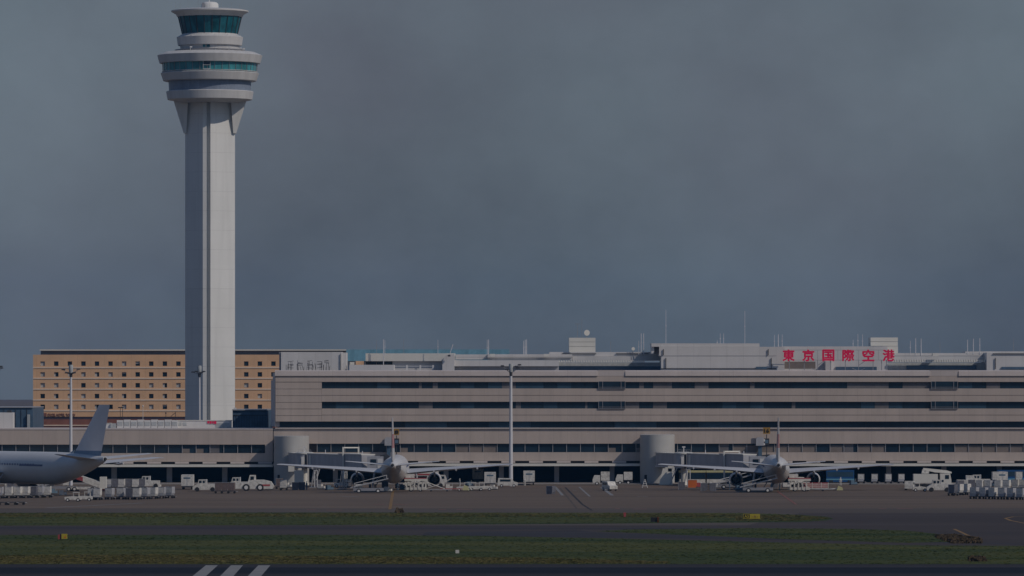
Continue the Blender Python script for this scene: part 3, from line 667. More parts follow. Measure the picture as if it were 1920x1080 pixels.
ringpart('deck_ring', [(57, 86.5), (60, 85.5), (62.3, 70.5), (61, 69.5), (54, 66), (52, 64)], M['towerring'])
c = MB().lathe([(51.5*tp, tz(65)), (59.5*tp, tz(31))], 24, a0=.13)
for i in range(24):
    t = 2*PI*i/24+.13; c.tube((51.8*tp*math.cos(t), 51.8*tp*math.sin(t), tz(65)), (59.9*tp*math.cos(t), 59.9*tp*math.sin(t), tz(31)), .11, n=4, m=1)
c.build('cab_glazing', [M['tealdark'], M['darkmetal']], TW)
ringpart('cab_roof', [(59, 32), (61.5, 31.5), (63.5, 27.5), (72, 22.5), (72, 20.5), (60, 18), (45, 17.5), (20, 17)], M['towerring'])
ringpart('cab_roof_rim', [(72.3, 22.6), (72.6, 20.4), (71.9, 20.3)], M['white'])
ringpart('radome_base', [(16.5, 17.2), (16, 8), (13.5, 5), (9, 3.7), (2, 3.4)], M['tower'], 32)
MB().box(-14*tp, -9.5*tp, -18*tp, -15*tp, tz(16), tz(6)).build('hatch', M['grey'], TW)
MB().tube((-.2, 0, tz(4)), (-.2, 0, tz(-14)), .14, .05, 6).build('spire', M['white'], TW)
random.seed(2); c = MB()
for i in range(9):
    a = -.2-i*.33; r = 66*tp; x = r*math.cos(a); y = r*math.sin(a); c.tube((x, y, tz(19)), (x, y, tz(19)+random.choice((1.2, 1.8, 2.6))), .035, n=4)
c.build('antennas', M['rope'], TW)
random.seed(6); c = MB()
for a, h in ((-2.1, .9), (-1.35, .7), (-.95, .9), (-.5, .8), (-.3, .7)):
    x, y = 66*tp*math.cos(a), 66*tp*math.sin(a); c.tube((x, y, tz(97)), (x, y, tz(97)+h), .06, n=5); c.box(x-.1, x+.45, y-.15, y+.15, tz(97)+h-.3, tz(97)+h)
    x, y = 61*tp*math.cos(a), 61*tp*math.sin(a); c.tube((x, y, tz(70)), (x, y, tz(70)+h*.6), .05, n=5)
c.build('deck_fittings', M['white'], TW)

# ------------------------------------------------------------------ rooftop masts and dishes
masts = [(1248.5, 581, 645, 1, 'tallest thin mast at the left end of the large white roof block'), (1396.5, 583, 645, 1, 'tall thin mast near the right end of the large white roof block'),
 (706, 638, 684, 0, 'dark thin mast left of the two white ones before the turquoise roof'), (719, 636.5, 692, 2, 'thick pale mast before the turquoise roof, left one of the close pair'), (721.6, 638, 664, 1, 'thin pale mast before the turquoise roof, right one of the close pair'),
 (757, 636, 692, 0, 'dark thin mast standing alone before the long pale wall'), (821, 637, 664, 1, 'lone pale mast near the left end of the leaning pole'), (913.4, 637, 668, 1, 'thinner pale mast of the pair above the turquoise roof end'), (916, 636.5, 664, 2, 'thicker pale mast of the pair above the turquoise roof end'),
 (981.8, 639, 665, 2, 'left pole of the tight trio right of the turquoise roof'), (984.6, 637, 665, 2, 'middle pole of the tight trio right of the turquoise roof'), (987.2, 636.5, 665, 2, 'right pole of the tight trio right of the turquoise roof'),
 (1082.5, 607, 634, 0, 'dark mast with crossbar on the small ribbed penthouse'), (1091, 598, 634, 0, 'taller thin dark mast on the small ribbed penthouse'), (1145, 640, 662, 0, 'faint short mast right of the ribbed penthouse'),
 (1197.5, 639, 662, 1, 'short pale mast, first left of the large white block'), (1202, 625, 662, 2, 'pale mast, middle of three left of the large white block'), (1206.7, 625, 662, 2, 'pale mast nearest to the left side of the large white block'),
 (1344.8, 638, 645, 1, 'shortest of the three masts on the middle of the white block'), (1350.4, 625, 645, 1, 'centre of the three masts on the middle of the white block'), (1356.8, 625, 645, 1, 'right of the three masts on the middle of the white block'),
 (1452, 628, 652, 1, 'first of the three masts left of the red characters'), (1459.2, 627, 652, 2, 'second of the three masts left of the red characters'), (1466.5, 627, 652, 1, 'third of the three masts left of the red characters'),
 (1599.5, 637, 652, 1, 'shortest of the three masts above the red characters'), (1608.5, 626, 652, 1, 'tallest of the three masts above the red characters'), (1617.2, 627, 652, 1, 'mast nearest the right penthouse above the red characters'),
 (1706.8, 639, 664, 1, 'first mast right of the right penthouse'), (1716.8, 634, 664, 2, 'second mast right of the right penthouse'), (1727, 635, 664, 2, 'third mast right of the right penthouse'), (1762.5, 640, 664, 0, 'faint short mast above the ribbed canopy at right'),
 (1814, 637, 661, 2, 'left of the last three masts at the right end of the roof'), (1825, 635, 661, 2, 'middle of the last three masts at the right end of the roof'), (1837, 634, 661, 2, 'right of the last three masts at the right end of the roof'), (1900, 634, 661, 0, 'faint mast nearest the right picture edge on the roof')]
for q, y0, y1, k, lb in masts:
    d = 1247 if k else 1252
    R = thing('antenna_mast', lb, 'mast', (X(q, d), d, Z(y1+3, d)), group='thin masts on the terminal roof')
    h = Z(y0, d)-Z(y1+3, d); r = (.05, .062, .10)[k]; m = M['grey'] if k == 0 else M['mast']
    MB().tube((0, 0, 0), (0, 0, h), r, r*.75, 6).build('pole', m, R)
    if k: MB().tube((-.12, 0, h*.55), (.12, 0, h*.55), .1, .1, 6).build('clamp', m, R)
    if q == 1082.5: MB().box(-.5, .5, -.04, .04, h-.1, h).build('crossbar', m, R)
R = thing('leaning_pole', 'pale pole leaning to the right at the left end of the long roof block', 'pole', (X(842, 1237), 1237, Z(666, 1237)))
MB().tube((0, 0, -.2), (.85, 0, 2.4), .08, .08, 6).build('pole', M['mast'], R); MB().box(-.3, .3, -.2, .2, -.3, .1).build('foot', M['darkmetal'], R)
for q, y, r, lb in ((1100, 624, .64, 'white round dish antenna on the small ribbed penthouse'), (1187, 654, .37, 'small white dish antenna left of the large white roof block')):
    d = 1246; R = thing('dish_antenna', lb, 'dish', (X(q, d), d, Z(y, d)-1.1), rz=.25)
    c = MB(); prof = [(r*k/6, .18*r*(k/6)**2*2) for k in range(1, 7)]
    rings = [[(rr*math.cos(2*PI*i/24), -zz, rr*math.sin(2*PI*i/24)+1.1) for i in range(24)] for rr, zz in prof]; c.loft(rings); c.build('dish', M['brightwhite'], R, smooth=True)
    MB().tube((0, .1, 0), (0, .1, 1.1), .06, .06, 6).build('post', M['rope'], R)

# ------------------------------------------------------------------ flood light masts
def flood(px, d, ytop, lb, wb, lamps):
    R = thing('floodlight_mast', lb, 'light mast', (X(px, d), d, 0), group='tall floodlight masts of the apron')
    h = Z(ytop, d); MB().tube((0, 0, 0), (0, 0, h-1.2), wb/2, wb*.32, 14).build('pole', M['mast'], R, smooth=True)
    s = d/F
    MB().lathe([(.35, h-1.75), (3.6*s, h-1.6), (4.2*s, h-.5), (3.6*s, h)], 16).build('head_housing', M['curtain'], R, smooth=True)
    MB().tube((0, 0, h-2.6), (0, 0, h-1.7), .30, .35, 10).build('collar', M['darkmetal'], R)
    for dx, dzz in lamps:
        q = MB(); x = dx*s; z = h+dzz*s
        q.prism([(x-.42, z-.02), (x+.42, z-.02), (x+.32, z+.26), (x-.32, z+.26)], 'y', -.5, .3); o = q.build('lamp', M['darkmetal'], R)
        MB().tube((0, 0, h-2.0), (x, 0, z), .07, .05, 5).build('arm', M['rope'], o)
flood(133, 1203, 684, 'tall pale floodlight mast behind the left airliner', .75, ((-14, -10), (14, -9), (-8, -16), (6, -16)))
flood(374, 1275, 685.5, 'floodlight mast in front of the control tower shaft', .62, ((-12, -13), (-6, -12), (8, -12), (3, -14)))
flood(958, 1196, 682, 'tall floodlight mast between the two middle airliners', .85, ((-16, -5), (-8, -12), (10, -6), (16, -3), (13, -9)))
# second mast ends just outside the left picture edge
flood(-6, 1300, 684, 'floodlight mast whose lamps just enter at the left picture edge', .5, ((-10, -4), (8, -4), (9, -7), (-5, -6)))

# ------------------------------------------------------------------ airliners
def airliner(label, X0, Y0, rz, P_):
    R = thing('airliner', label, 'airplane', (X0, Y0, 0), rz, 'airliners parked at the terminal')
    r, cz, ln, lt = P_['r'], P_['cz'], P_['nose'], P_['tail']       # radius, centre height, nose y, tail y
    tzz = P_['tailz']; n = 28
    st = []
    for t in (0, .15, .4, .8, 1.3, 2.0, 3.0): st.append((ln-t*r, r*min(1, math.sqrt(max(0, 1-(1-t/3.0)**2))*1.0+.02), cz-.25*r*(1-t/3.0)**1.5 if t < 3 else cz))
    yb = lt+P_['taper']
    st.append((ln-6*r, r, cz))
    st.append((yb+4, r, cz)); st.append((yb, r, cz))
    for k in range(1, 9):
        t = k/8; rr = r*(1-t**1.55)+.12*r*t+.10; top0 = cz+r; topz = top0-(top0-(tzz+.22*r))*t**2.2; st.append((yb-(yb-lt)*t, rr, topz-rr*1.0))
    rings = []
    for y, rr, z in st:
        rings.append([(rr*math.cos(2*PI*i/n)*.97, y, z+rr*1.03*math.sin(2*PI*i/n)) for i in range(n)])
    fm = MB().loft(rings); nf = len(fm.f)
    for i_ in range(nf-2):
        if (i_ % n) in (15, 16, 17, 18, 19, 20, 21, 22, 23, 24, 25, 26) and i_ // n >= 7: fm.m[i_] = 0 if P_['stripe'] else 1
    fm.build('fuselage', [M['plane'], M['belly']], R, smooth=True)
    MB().tube((0, lt-.02, st[-1][2]), (0, lt-.25, st[-1][2]+.02), st[-1][1]*.75, st[-1][1]*.6, 12).build('exhaust', M['black'], R)
    # window stripe blocks on both sides, proud of the skin
    for s in (-1, 1):
        c = MB(); zz = .18*r; y = ln-3.2*r
        while y > yb+1:
            xx = math.sqrt(r*r-zz*zz)*.985; c.box(s*(xx-.04), s*(xx+.012), y-.42, y, cz+zz, cz+zz+.34); y -= .9
        if P_['stripe']: c.box(s*(r*.95-.03), s*(r*.97+.012), yb-2, yb+6, cz+zz-.15, cz+zz+.2)
        c.build('cabin_window', M['planestripe'], R)
        w = P_['wing']; hs = w['span']/2
        def sec(x, le, ch, z, th):
            pts = []
            for u, v in ((0, 0), (.08, .45), (.3, .75), (.6, .5), (1, .03), (.6, -.25), (.3, -.4), (.08, -.35)): pts.append((s*x, le-u*ch, z+v*th))
            return pts
        c = MB(); c.loft([sec(r*.5, w['le'], w['rc'], w['z'], 1.15), sec(hs*.36, w['le']-(hs*.36-r*.5)*.62, w['rc']*.62, w['z']+.38*w['dih'], .75),
                          sec(hs*.97, w['le']-(hs*.97-r*.5)*.62, w['tc'], w['z']+w['dih'], .28), sec(hs, w['le']-(hs-r*.5)*.66, w['tc']*.6, w['z']+w['dih']+.05, .12)])
        wg = c.build('wing', M['planegrey'], R, smooth=True)
        c = MB()
        for fx in (.33, .52, .7):
            x = hs*fx; yy = w['le']-(x-r*.5)*.62-w['rc']*(.75-.45*fx); z = w['z']+w['dih']*fx-.1
            c.loft([[(s*(x+a*.22), yy-y_, z+b_*.3+z_) for a, b_ in ((-1, 0), (0, -1), (1, 0), (0, .6))] for y_, z_ in ((-1.5, 0), (0, -.1), (1.6, .05))])
        c.build('flap_fairing', M['planegrey'], wg)
        # engine
        ex = P_['ex']; ey = P_['ey']; ez = P_['ez']; er = P_['er']
        e = MB(); prof = [(er*.93, 2.0), (er*1.0, 1.6), (er*1.06, .4), (er*1.03, -.8), (er*.90, -1.9), (er*.80, -2.3), (er*.74, -1.8), (er*.68, -.2)]
        e.loft([[(s*ex+q*math.cos(2*PI*i/24), ey+y, ez+q*math.sin(2*PI*i/24)) for i in range(24)] for q, y in prof], cap=False)
        e.add([(s*ex+er*.9*math.cos(2*PI*i/24), ey+1.2, ez+er*.9*math.sin(2*PI*i/24)) for i in range(24)], [tuple(range(24))])
        eg = e.build('engine', M['plane'], R, smooth=True)
        e = MB(); e.loft([[(s*ex+q*math.cos(2*PI*i/20), ey+y, ez+q*math.sin(2*PI*i/20)) for i in range(20)] for q, y in ((er*.68, -.3), (er*.5, -.6), (er*.48, -2.4), (er*.36, -3.1), (er*.22, -3.1), (.05, -3.9))]); e.build('exhaust_cone', M['darkmetal'], eg, smooth=True)
        e = MB(); e.loft([[(s*ex-.16, ey+1.2, ez+er*.9), (s*ex+.16, ey+1.2, ez+er*.9), (s*ex+.16, ey-3.0, ez+er*.3), (s*ex-.16, ey-3.0, ez+er*.3)],
                          [(s*ex-.16, ey-1.0, w['z']+.2+w['dih']*.33), (s*ex+.16, ey-1.0, w['z']+.2+w['dih']*.33), (s*ex+.16, ey-4.5, w['z']+.05+w['dih']*.33), (s*ex-.16, ey-4.5, w['z']+.05+w['dih']*.33)]]); e.build('pylon', M['plane'], eg)
        # tailplane
        t = P_['stab']; c = MB()
        c.loft([sec(.4, lt+t['le'], t['rc'], t['z'], .42), sec(t['span']/2, lt+t['le']-t['span']/2*.62, t['tc'], t['z']+t['dih'], .14)])
        c.build('tailplane', M['plane'] if P_['stripe'] is False else M['planegrey'], R, smooth=True)
        # main gear
        gx = P_['gx']; g = MB(); g.tube((s*gx, -.3, .9), (s*gx*.92, -.2, w['z']+.2), .2, .24, 8); g.tube((s*gx, -.3, 1.3), (s*gx*.5, -.2, w['z']), .1, .1, 6); g.box(s*gx-.15, s*gx+.15, -1.1, .7, .55, .8)
        gg = g.build('landing_gear', M['rope'], R)
        for yy in P_['wheels']:
            for dx in (-.55, .55): MB().tube((s*gx+dx-.2, yy, .62), (s*gx+dx+.2, yy, .62), .6, .6, 16).build('wheel', M['rubber'], gg)
    g = MB().tube((0, ln-4.6, .5), (0, ln-4.4, cz-r*.6), .15, .18, 8).build('landing_gear', M['rope'], R)
    for dx in (-.3, .3): MB().tube((dx-.15, ln-4.6, .5), (dx+.15, ln-4.6, .5), .48, .48, 14).build('wheel', M['rubber'], g)
    f = P_['fin']; zt = f['top']; c = MB()
    def fs(z, le, ch, th): return [(0, le, z), (th, le-.3*ch, z), (th*.8, le-.6*ch, z), (0, le-ch, z), (-th*.8, le-.6*ch, z), (-th, le-.3*ch, z)]
    zb = f['base']; le0 = lt+f['le']; k1 = .10 if P_['stripe'] else .30; chm = f['rc']+(f['tc']-f['rc'])*k1; le1 = le0+(f['tle']-f['le'])*k1
    zm = zb+(zt-zb)*k1
    c.loft([fs(zb, le0, f['rc'], .40), fs(zm, le1, chm, .32)], m=1 if P_['stripe'] else 0)
    if P_['stripe']: c.loft([fs(zm+.005, le1, chm, .32), fs(zt, lt+f['tle'], f['tc'], .14)], m=2)
    else:
        k2 = .62; ch2 = f['rc']+(f['tc']-f['rc'])*k2; le2 = le0+(f['tle']-f['le'])*k2; z2 = zb+(zt-zb)*k2
        c.loft([fs(zm+.005, le1, chm, .32), fs(z2, le2, ch2, .23)], m=3); c.loft([fs(z2+.005, le2, ch2, .23), fs(zt, lt+f['tle'], f['tc'], .14)], m=0)
    c.build('tail_fin', [M['plane'], M['plane'] if P_['stripe'] is False else M['finblue'], M['finmauve'], M['finred']], R, smooth=True)
    c = MB(); c.loft([[(0, le0+3.2, zb-.3), (.12, le0+1, zb-.3), (-.12, le0+1, zb-.3)], [(0, le0+.2, zb+.9), (.12, le0-.6, zb+1.1), (-.12, le0-.6, zb+1.1)]]).build('dorsal_fairing', M['plane'] if P_['stripe'] is False else M['finblue'], R)
    return R
P767 = dict(r=2.6, cz=4.35, nose=25, tail=-28, taper=15, tailz=5.3, stripe=False, wing=dict(span=47.6, le=9.5, rc=9.8, tc=2.4, z=3.35, dih=1.9), ex=7.9, ey=6.8, ez=2.1, er=1.35, gx=4.6,
            stab=dict(span=18.6, le=6.6, rc=5.2, tc=1.9, z=5.35, dih=.9), wheels=(-.95, .5), fin=dict(top=14.9, base=6.3, le=9.0, rc=8.2, tle=1.3, tc=2.7))
P777 = dict(r=3.1, cz=5.15, nose=38, tail=-31, taper=19, tailz=6.9, stripe=True, wing=dict(span=60.9, le=12.5, rc=12.5, tc=2.6, z=4.0, dih=2.8), ex=9.8, ey=9.8, ez=2.4, er=1.75, gx=5.5,
            stab=dict(span=21.5, le=8.2, rc=6.8, tc=2.3, z=7.0, dih=1.1), wheels=(-1.5, 0, 1.4), fin=dict(top=17.6, base=7.7, le=10.8, rc=9.4, tle=2.0, tc=3.6))
airliner('white airliner seen from behind with wings spread, left of the tall middle mast', -23.7, 1151, 0, P767)
airliner('white airliner seen from behind, right of the tall middle mast', 53.5, 1151, -math.radians(1.4), P767)
hd = Vector((-.63, .777)).normalized()
airliner('large airliner at the left picture edge with tail turned to the right', X(197, 1092)+hd.x*31, 1092+hd.y*31, math.atan2(-hd.x, hd.y), P777)

# ------------------------------------------------------------------ gate drums and boarding bridges
def stairs(mb, p, q, n, w=.9, m=0):
    p = Vector(p); q = Vector(q); d = q-p; sd = Vector((-d.y, d.x, 0)); sd = (sd.normalized() if sd.length > .01 else Vector((1, 0, 0)))*w/2
    for s in (-1, 1): mb.tube(p+sd*s, q+sd*s, .07, .07, 5, m); mb.tube(p+sd*s+Vector((0, 0, .9)), q+sd*s+Vector((0, 0, .9)), .035, .035, 4, m)
    for i in range(n):
        c = p+d*((i+.5)/n); mb.tube(c-sd, c+sd, .06, .06, 4, m)
def drum(px, w, ytop, lb):
    d = 1227.5; r = w/2*d/F; R = thing('gate_drum', lb, 'gate tower', (X(px, d), d, 0), group='round gate towers on the terminal front')
    MB().lathe([(r, 0), (r, Z(ytop, d)), (r-.2, Z(ytop, d)+.12)], 48).build('wall', M['drum'], R, smooth=True)
    MB().box(-r+.9, -r+1.9, -1.9*1.55, -1.0, .1, 1.9).build('door', M['dark'], R)
    c = MB(); 
    for i in range(18):
        a = -PI/2-.9+i*.11; c.tube((r*1.0*math.cos(a), r*math.sin(a), Z(ytop, d)), (r*math.cos(a), r*math.sin(a), Z(ytop, d)+.55), .025, n=4)
    c.build('roof_rail', M['rope'], R); return R
drum(546.5, 66, 818, 'pale round gate tower left of the left boarding bridge'); drum(1232.5, 65, 815.5, 'pale round gate tower left of the right boarding bridge')
def bridge(off, lb, rot_px, rot_d, cab_px, cab_d, drum_px, v):
    R = thing('boarding_bridge', lb, 'boarding bridge', (X(rot_px, rot_d), rot_d, 0), group='boarding bridges')
    O = R.location
    def W_(px, d, z): return Vector((X(px, d)-O.x, d-O.y, z))
    def duct(name, a, b, w, h, m, mt=None):
        d = (b-a); d.z = 0; n = Vector((d.y, -d.x, 0)).normalized()*w/2
        c = MB(); ring = []
        for p in (a, b): ring.append([p-n, p+n, p+n+Vector((0, 0, h)), p-n+Vector((0, 0, h))])
        c.loft(ring); o = c.build(name, m, R)
        c = MB(); c.loft([[p-n*1.08+Vector((0, 0, h+.005)), p+n*1.08+Vector((0, 0, h+.005)), p+n*1.08+Vector((0, 0, h+.2)), p-n*1.08+Vector((0, 0, h+.2))] for p in (a, b)]); c.build('roof_edge', M['brightwhite'], o)
        c = MB(); c.loft([[p-n*1.08+Vector((0, 0, -.15)), p+n*1.08+Vector((0, 0, -.15)), p+n*1.08+Vector((0, 0, .02)), p-n*1.08+Vector((0, 0, .02))] for p in (a, b)]); c.build('floor_beam', M['white'], o)
        return o
    zF, hh = 3.85, 2.75
    dr = W_(drum_px, 1223.5, zF); ro = Vector((0, 0, zF)); cb = W_(cab_px, cab_d, 3.75)
    duct('link_corridor', dr, ro, 2.6, hh, M['bridge'])
    c = MB().lathe([(1.9, zF-.2), (1.9, zF+hh+.25), (1.6, zF+hh+.45)], 24); c.build('rotunda', M['bridge'], R, smooth=True)
    c = MB().lathe([(2.05, zF+hh+.05), (2.05, zF+hh+.3), (1.0, zF+hh+.5)], 24); c.build('rotunda_roof', M['brightwhite'], R, smooth=True)
    dv = (cb-ro); dirn = dv.copy(); dirn.z = 0; dirn.normalize(); side = Vector((dirn.y, -dirn.x, 0))
    if side.y > 0: side = -side
    p1 = ro+dv*.12; p2 = ro+dv*.60; p3 = ro+dv*.9
    o = duct('inner_tunnel', p1, p2, 2.5, hh+.1, M['bridge'])
    duct('outer_tunnel', p2-dv*.02+Vector((0, 0, -.15)), p3+Vector((0, 0, -.15)), 2.95, hh+.45, M['bridge'])
    # dark gasket arch and pale end panel near the rotunda
    for k, (t, m, w) in enumerate(((.10, M['darkmetal'], 1.6), (.15, M['brightwhite'], 1.42))):
        p = ro+dv*t; c = MB(); n = side; a = p+n*w
        c.loft([[a+Vector((0, 0, -.25)), a+dirn*.9+Vector((0, 0, -.25)), a+dirn*.9-n*.2+Vector((0, 0, -.25)), a-n*.2+Vector((0, 0, -.25))], [a+Vector((0, 0, hh-.1)), a+dirn*.9+Vector((0, 0, hh-.1)), a+dirn*.9-n*.2+Vector((0, 0, hh-.1)), a-n*.2+Vector((0, 0, hh-.1))]]); c.build('gasket' if k == 0 else 'end_panel', m, R)
    # cab
    c = MB(); c.box(-1.7, 1.7, -1.6, 1.9, 3.5, 6.6); cabo = c.build('cab', M['bridge'], R, loc=(cb.x, cb.y, 0))
    c = MB().prism([(-1.2, 3.6), (1.1, 3.7), (1.5, 6.2), (.2, 7.0), (-1.2, 6.8)], 'y', -1.5, 1.6); c.build('canopy', M['darkmetal'], cabo, loc=(2.2, 0, 0))
    MB().box(-1.0, .2, -1.66, -1.61, 4.9, 6.0).build('cab_window', M['glass'], cabo)
    MB().box(.45, 1.5, -1.68, -1.61, 3.6, 6.1).build('cab_door', M['white'], cabo)
    # lift columns with portal frame
    q = ro+dv*.66; hgt = 8.4 if v == 0 else 7.6
    c = MB()
    for s in (-1, 1):
        pp = q+side*s*1.75; c.box(pp.x-.17, pp.x+.17, pp.y-.17, pp.y+.17, 1.0, hgt)
    a, b2 = q+side*1.75, q-side*1.75
    c.tube((a.x, a.y, hgt-.15), (b2.x, b2.y, hgt-.15), .17, .17, 4); c.tube((a.x, a.y, 1.1), (b2.x, b2.y, 1.1), .25, .25, 6)
    lf = c.build('lift_column', M['brightwhite'], R)
    for s in (-.8, .8):
        pp = q+side*s*1.2; MB().tube(pp-dirn*.0+Vector((-.3, 0, .55-pp.z)), pp+Vector((.3, 0, .55-pp.z)), .55, .55, 14).build('wheel', M['rubber'], lf)
    # rotunda pillar and footing
    c = MB().lathe([(1.0, 0), (.95, .5), (.62, .6), (.62, zF-.2)], 20); c.build('pillar', M['brightwhite'], R, smooth=True)
    c = MB(); stairs(c, (1.9, -1.2, .05), (3.0 if v == 0 else 1.2, .2, zF), 14) if v == 0 else stairs(c, (-3.1, -2.0, .05), (-1.4, -1.8, zF), 14); c.build('service_stairs', M['rope'], R)
    c = MB(); r0 = Vector((0, 0, zF+hh+.4))
    c.box(-1.3, 1.4, -1.2, -1.1, r0.z+.5, r0.z+.55)
    for t in (-1.3, -.4, .5, 1.4): c.box(t-.03, t+.03, -1.2, -1.14, r0.z-.1, r0.z+.55)
    c.build('roof_rail', M['rope'], R)
    c = MB(); c.box(-.1, .1, -.1, .1, r0.z-.1, r0.z+1.0); c.box(-.35, .35, -.15, .15, r0.z+1.0, r0.z+1.25); c.build('beacon', M['white'], R)
    for t in (.3, .82):
        p = ro+dv*t; MB().tube((p.x, p.y, p.z+hh), (p.x, p.y, p.z+hh+1.1), .09, .07, 6).build('lamp_post', M['mast'], R)
    MB().box(-3.4, -2.1, -1.6, -.3, 2.9, 4.1).build('air_unit', M['brightwhite'], R)
    if v == 0: MB().box(-2.1, -.1, -1.7, -1.1, .3, 3.2).build('support_shroud', M['brightwhite'], R)
    else: MB().prism([(-5.3, .1), (-2.4, .1), (-2.6, 3.6), (-4.5, 3.6)], 'y', -1.6, -1.1).build('support_shroud', M['brightwhite'], R)
    MB().box(-.6, .5, -2.3, -2.0, zF+.3, zF+2.2).build('service_panel', M['white'], R)
    return R
bridge(0, 'left boarding bridge reaching to the airliner left of the tall middle mast', 571, 1207, 704, 1173, 552, 0)
bridge(0, 'right boarding bridge with a slanted ladder, reaching to the right airliner', 1282, 1207, 1420, 1173, 1240, 1)

# ------------------------------------------------------------------ stand number signs with guidance boxes and wall ducts
def stand_sign(px, ty, txt, lb, w, h):
    d = 1228.4; R = thing('stand_sign', lb, 'sign', (X(px, d), d, Z(868, d)), group='stand number signs')
    z0 = R.location.z
    MB().box(-w/2, w/2, 0, .12, Z(ty+h, d)-z0, Z(ty, d)-z0).build('sign_panel', M['amber'], R)
    textmesh('number', txt, w*.72, h*.1156*.62, M['black'], R, (0, -.05, Z(ty+h/2, d)-z0), .06, .02)
    MB().box(-.09, .09, .15, .35, 0, Z(ty+h+1, d)-z0).build('post', M['darkmetal'], R)
    MB().box(-.55, .55, -.1, .12, Z(834, d)-z0, Z(822, d)-z0).build('guidance_display', M['darkmetal'], R)
    MB().box(-.35, .35, -.16, -.11, Z(831, d)-z0, Z(825, d)-z0).build('screen', M['blue'], R)
    return R
stand_sign(743.5, 804.5, '8', 'yellow stand sign with one numeral right of the left fin', 1.15, 11)
stand_sign(1437.5, 801.5, '16', 'yellow stand sign with two numerals left of the right fin', 1.5, 12)
for px, lb in ((728.5, 'grey duct box on the terminal wall left of the left airliner fin'), (1425, 'grey duct box on the terminal wall left of the right airliner fin')):
    d = 1227.9; R = thing('wall_duct', lb, 'duct', (X(px, d), d, Z(868, d)), group='duct boxes on the terminal wall')
    z0 = R.location.z; z1 = Z(820, d)-z0
    MB().prism([(-.85, z1-1.8), (.8, z1-1.8), (.8, z1), (-.55, z1), (-.85, z1-.35)], 'y', 0, 1.9).build('hood', M['bridge'], R)
    MB().box(-.35, .45, .4, 1.9, 0, z1-1.81).build('duct', M['bluewall'], R)
    MB().box(.82, 1.1, .3, .8, z1-.9, z1-.4).box(.82, 1.1, .3, .8, z1-1.7, z1-1.3).build('brackets', M['white'], R)

# ------------------------------------------------------------------ ground service equipment
def wheel(x, y, r, w, par, hub=True):
    o = MB().tube((x, y-w/2, r), (x, y+w/2, r), r, r, 14).build('wheel', M['rubber'], par)
    if hub: MB().tube((x, y-w/2-.02, r), (x, y+w/2+.02, r), r*.55, r*.55, 10).build('hub', M['white'], o)
    return o
def at(px, py): x, y = G(px, py); return (x, y, 0)
# prototypes are built in place as the first of their kind, later ones are cloned
proto = {}; EXTRA = []
def place(kind, fn, px, py, rz, label, z=0, group=None):
    x, y = G(px, py)
    if kind not in proto:
        r = fn(); r.location = (x, y, z); r.rotation_euler = (0, 0, rz); r['label'] = label
        if group: r['group'] = group
        proto[kind] = r; return r
    return clone(proto[kind], (x, y, z), rz, label, group)
def f_dolly():
    R = thing('cargo_dolly', '', 'dolly')
    MB().box(-.85, .85, -.8, .8, .42, .56).build('deck', M['darkmetal'], R)
    MB().tube((.85, 0, .45), (1.25, 0, .35), .05, .05, 5).build('tow_bar', M['rope'], R)
    for x in (-.6, .6):
        for y in (-.62, .62): wheel(x, y, .2, .14, R, False)
    return R
def f_uld(m, door, w=.66):
    def fn():
        R = thing('cargo_container', '', 'container')
        MB().prism([(-w, 0), (w*.72, 0), (w, .42), (w, 1.6), (-w, 1.6)], 'y', -.72, .72).build('shell', m, R)
        MB().box(-w+.08, w-.12, -.745, -.725, .5, 1.5).build('door_panel', door, R)
        c = MB(); c.box(-w-.015, -w+.04, -.76, .74, 0, 1.62); c.box(-w, w, -.76, -.73, 1.55, 1.62); c.build('edge_frame', M['rope'], R)
        return R
    return fn
kinds = {'grey': f_uld(M['uld'], M['uldlight']), 'pale': f_uld(M['uldlight'], M['uldlight']), 'dark': f_uld(M['ulddark'], M['ulddark']), 'brown': f_uld(M['brown'], M['brown']), 'orange': f_uld(M['orange'], M['orange'], .95)}
names = ['first', 'second', 'third', 'fourth', 'fifth', 'sixth', 'seventh', 'eighth', 'ninth', 'tenth', 'eleventh', 'twelfth']
cname = {'grey': 'grey metal', 'pale': 'pale', 'dark': 'dark canvas-fronted', 'brown': 'brown canvas', 'orange': 'orange'}
def train(items, where, grp, rz=0, dolly=True):
    for i, (px, py, k) in enumerate(items):
        if dolly: place('dolly', f_dolly, px, py, rz+random.uniform(-.04, .04), f'cargo dolly, {names[i]} from left {where}', group='dollies '+grp)
        if k: place(k, kinds[k], px, py, rz+random.uniform(-.12, .12), f'{cname[k]} container, {names[i]} from left {where}', z=.57 if dolly else 0, group='containers '+grp)
random.seed(14)
train([(173, 937.4, 'grey'), (183, 937.6, 'pale'), (206, 936.8, 'grey'), (227, 936.4, 'grey'), (244, 936.8, 'dark'), (257, 936.8, 'pale'), (273, 936, 'grey'), (288, 935.4, 'pale'), (303, 934.8, 'grey'), (319, 934.2, 'grey')], 'in the train behind the white tug', 'in the train left', rz=-.28)
train([(-1, 934.5, 'grey'), (17, 934.2, 'pale'), (34, 934, 'pale'), (49, 933.8, 'pale'), (64, 933.6, 'dark'), (75, 933.4, 'grey'), (89, 933, 'pale')], 'in the row under the left airliner', 'under the left airliner', rz=-.2)
train([(204, 918, 'grey'), (216, 918, 'dark'), (228, 918, 'pale'), (241, 917.8, 'dark'), (254, 917.8, 'pale'), (266, 917.6, 'dark')], 'in the row behind the left container train', 'in the back row left')
train([(410, 925.2, 'brown'), (422, 925.2, 'brown'), (434, 925.2, 'brown')], 'of three beside the small tractor', 'of three by the tug')
train([(1614.5, 907.5, 'grey'), (1640, 907.5, 'grey'), (1665.5, 907.5, 'grey'), (1690, 907.5, 'grey')], 'along the shaded undercroft at right', 'along the undercroft')
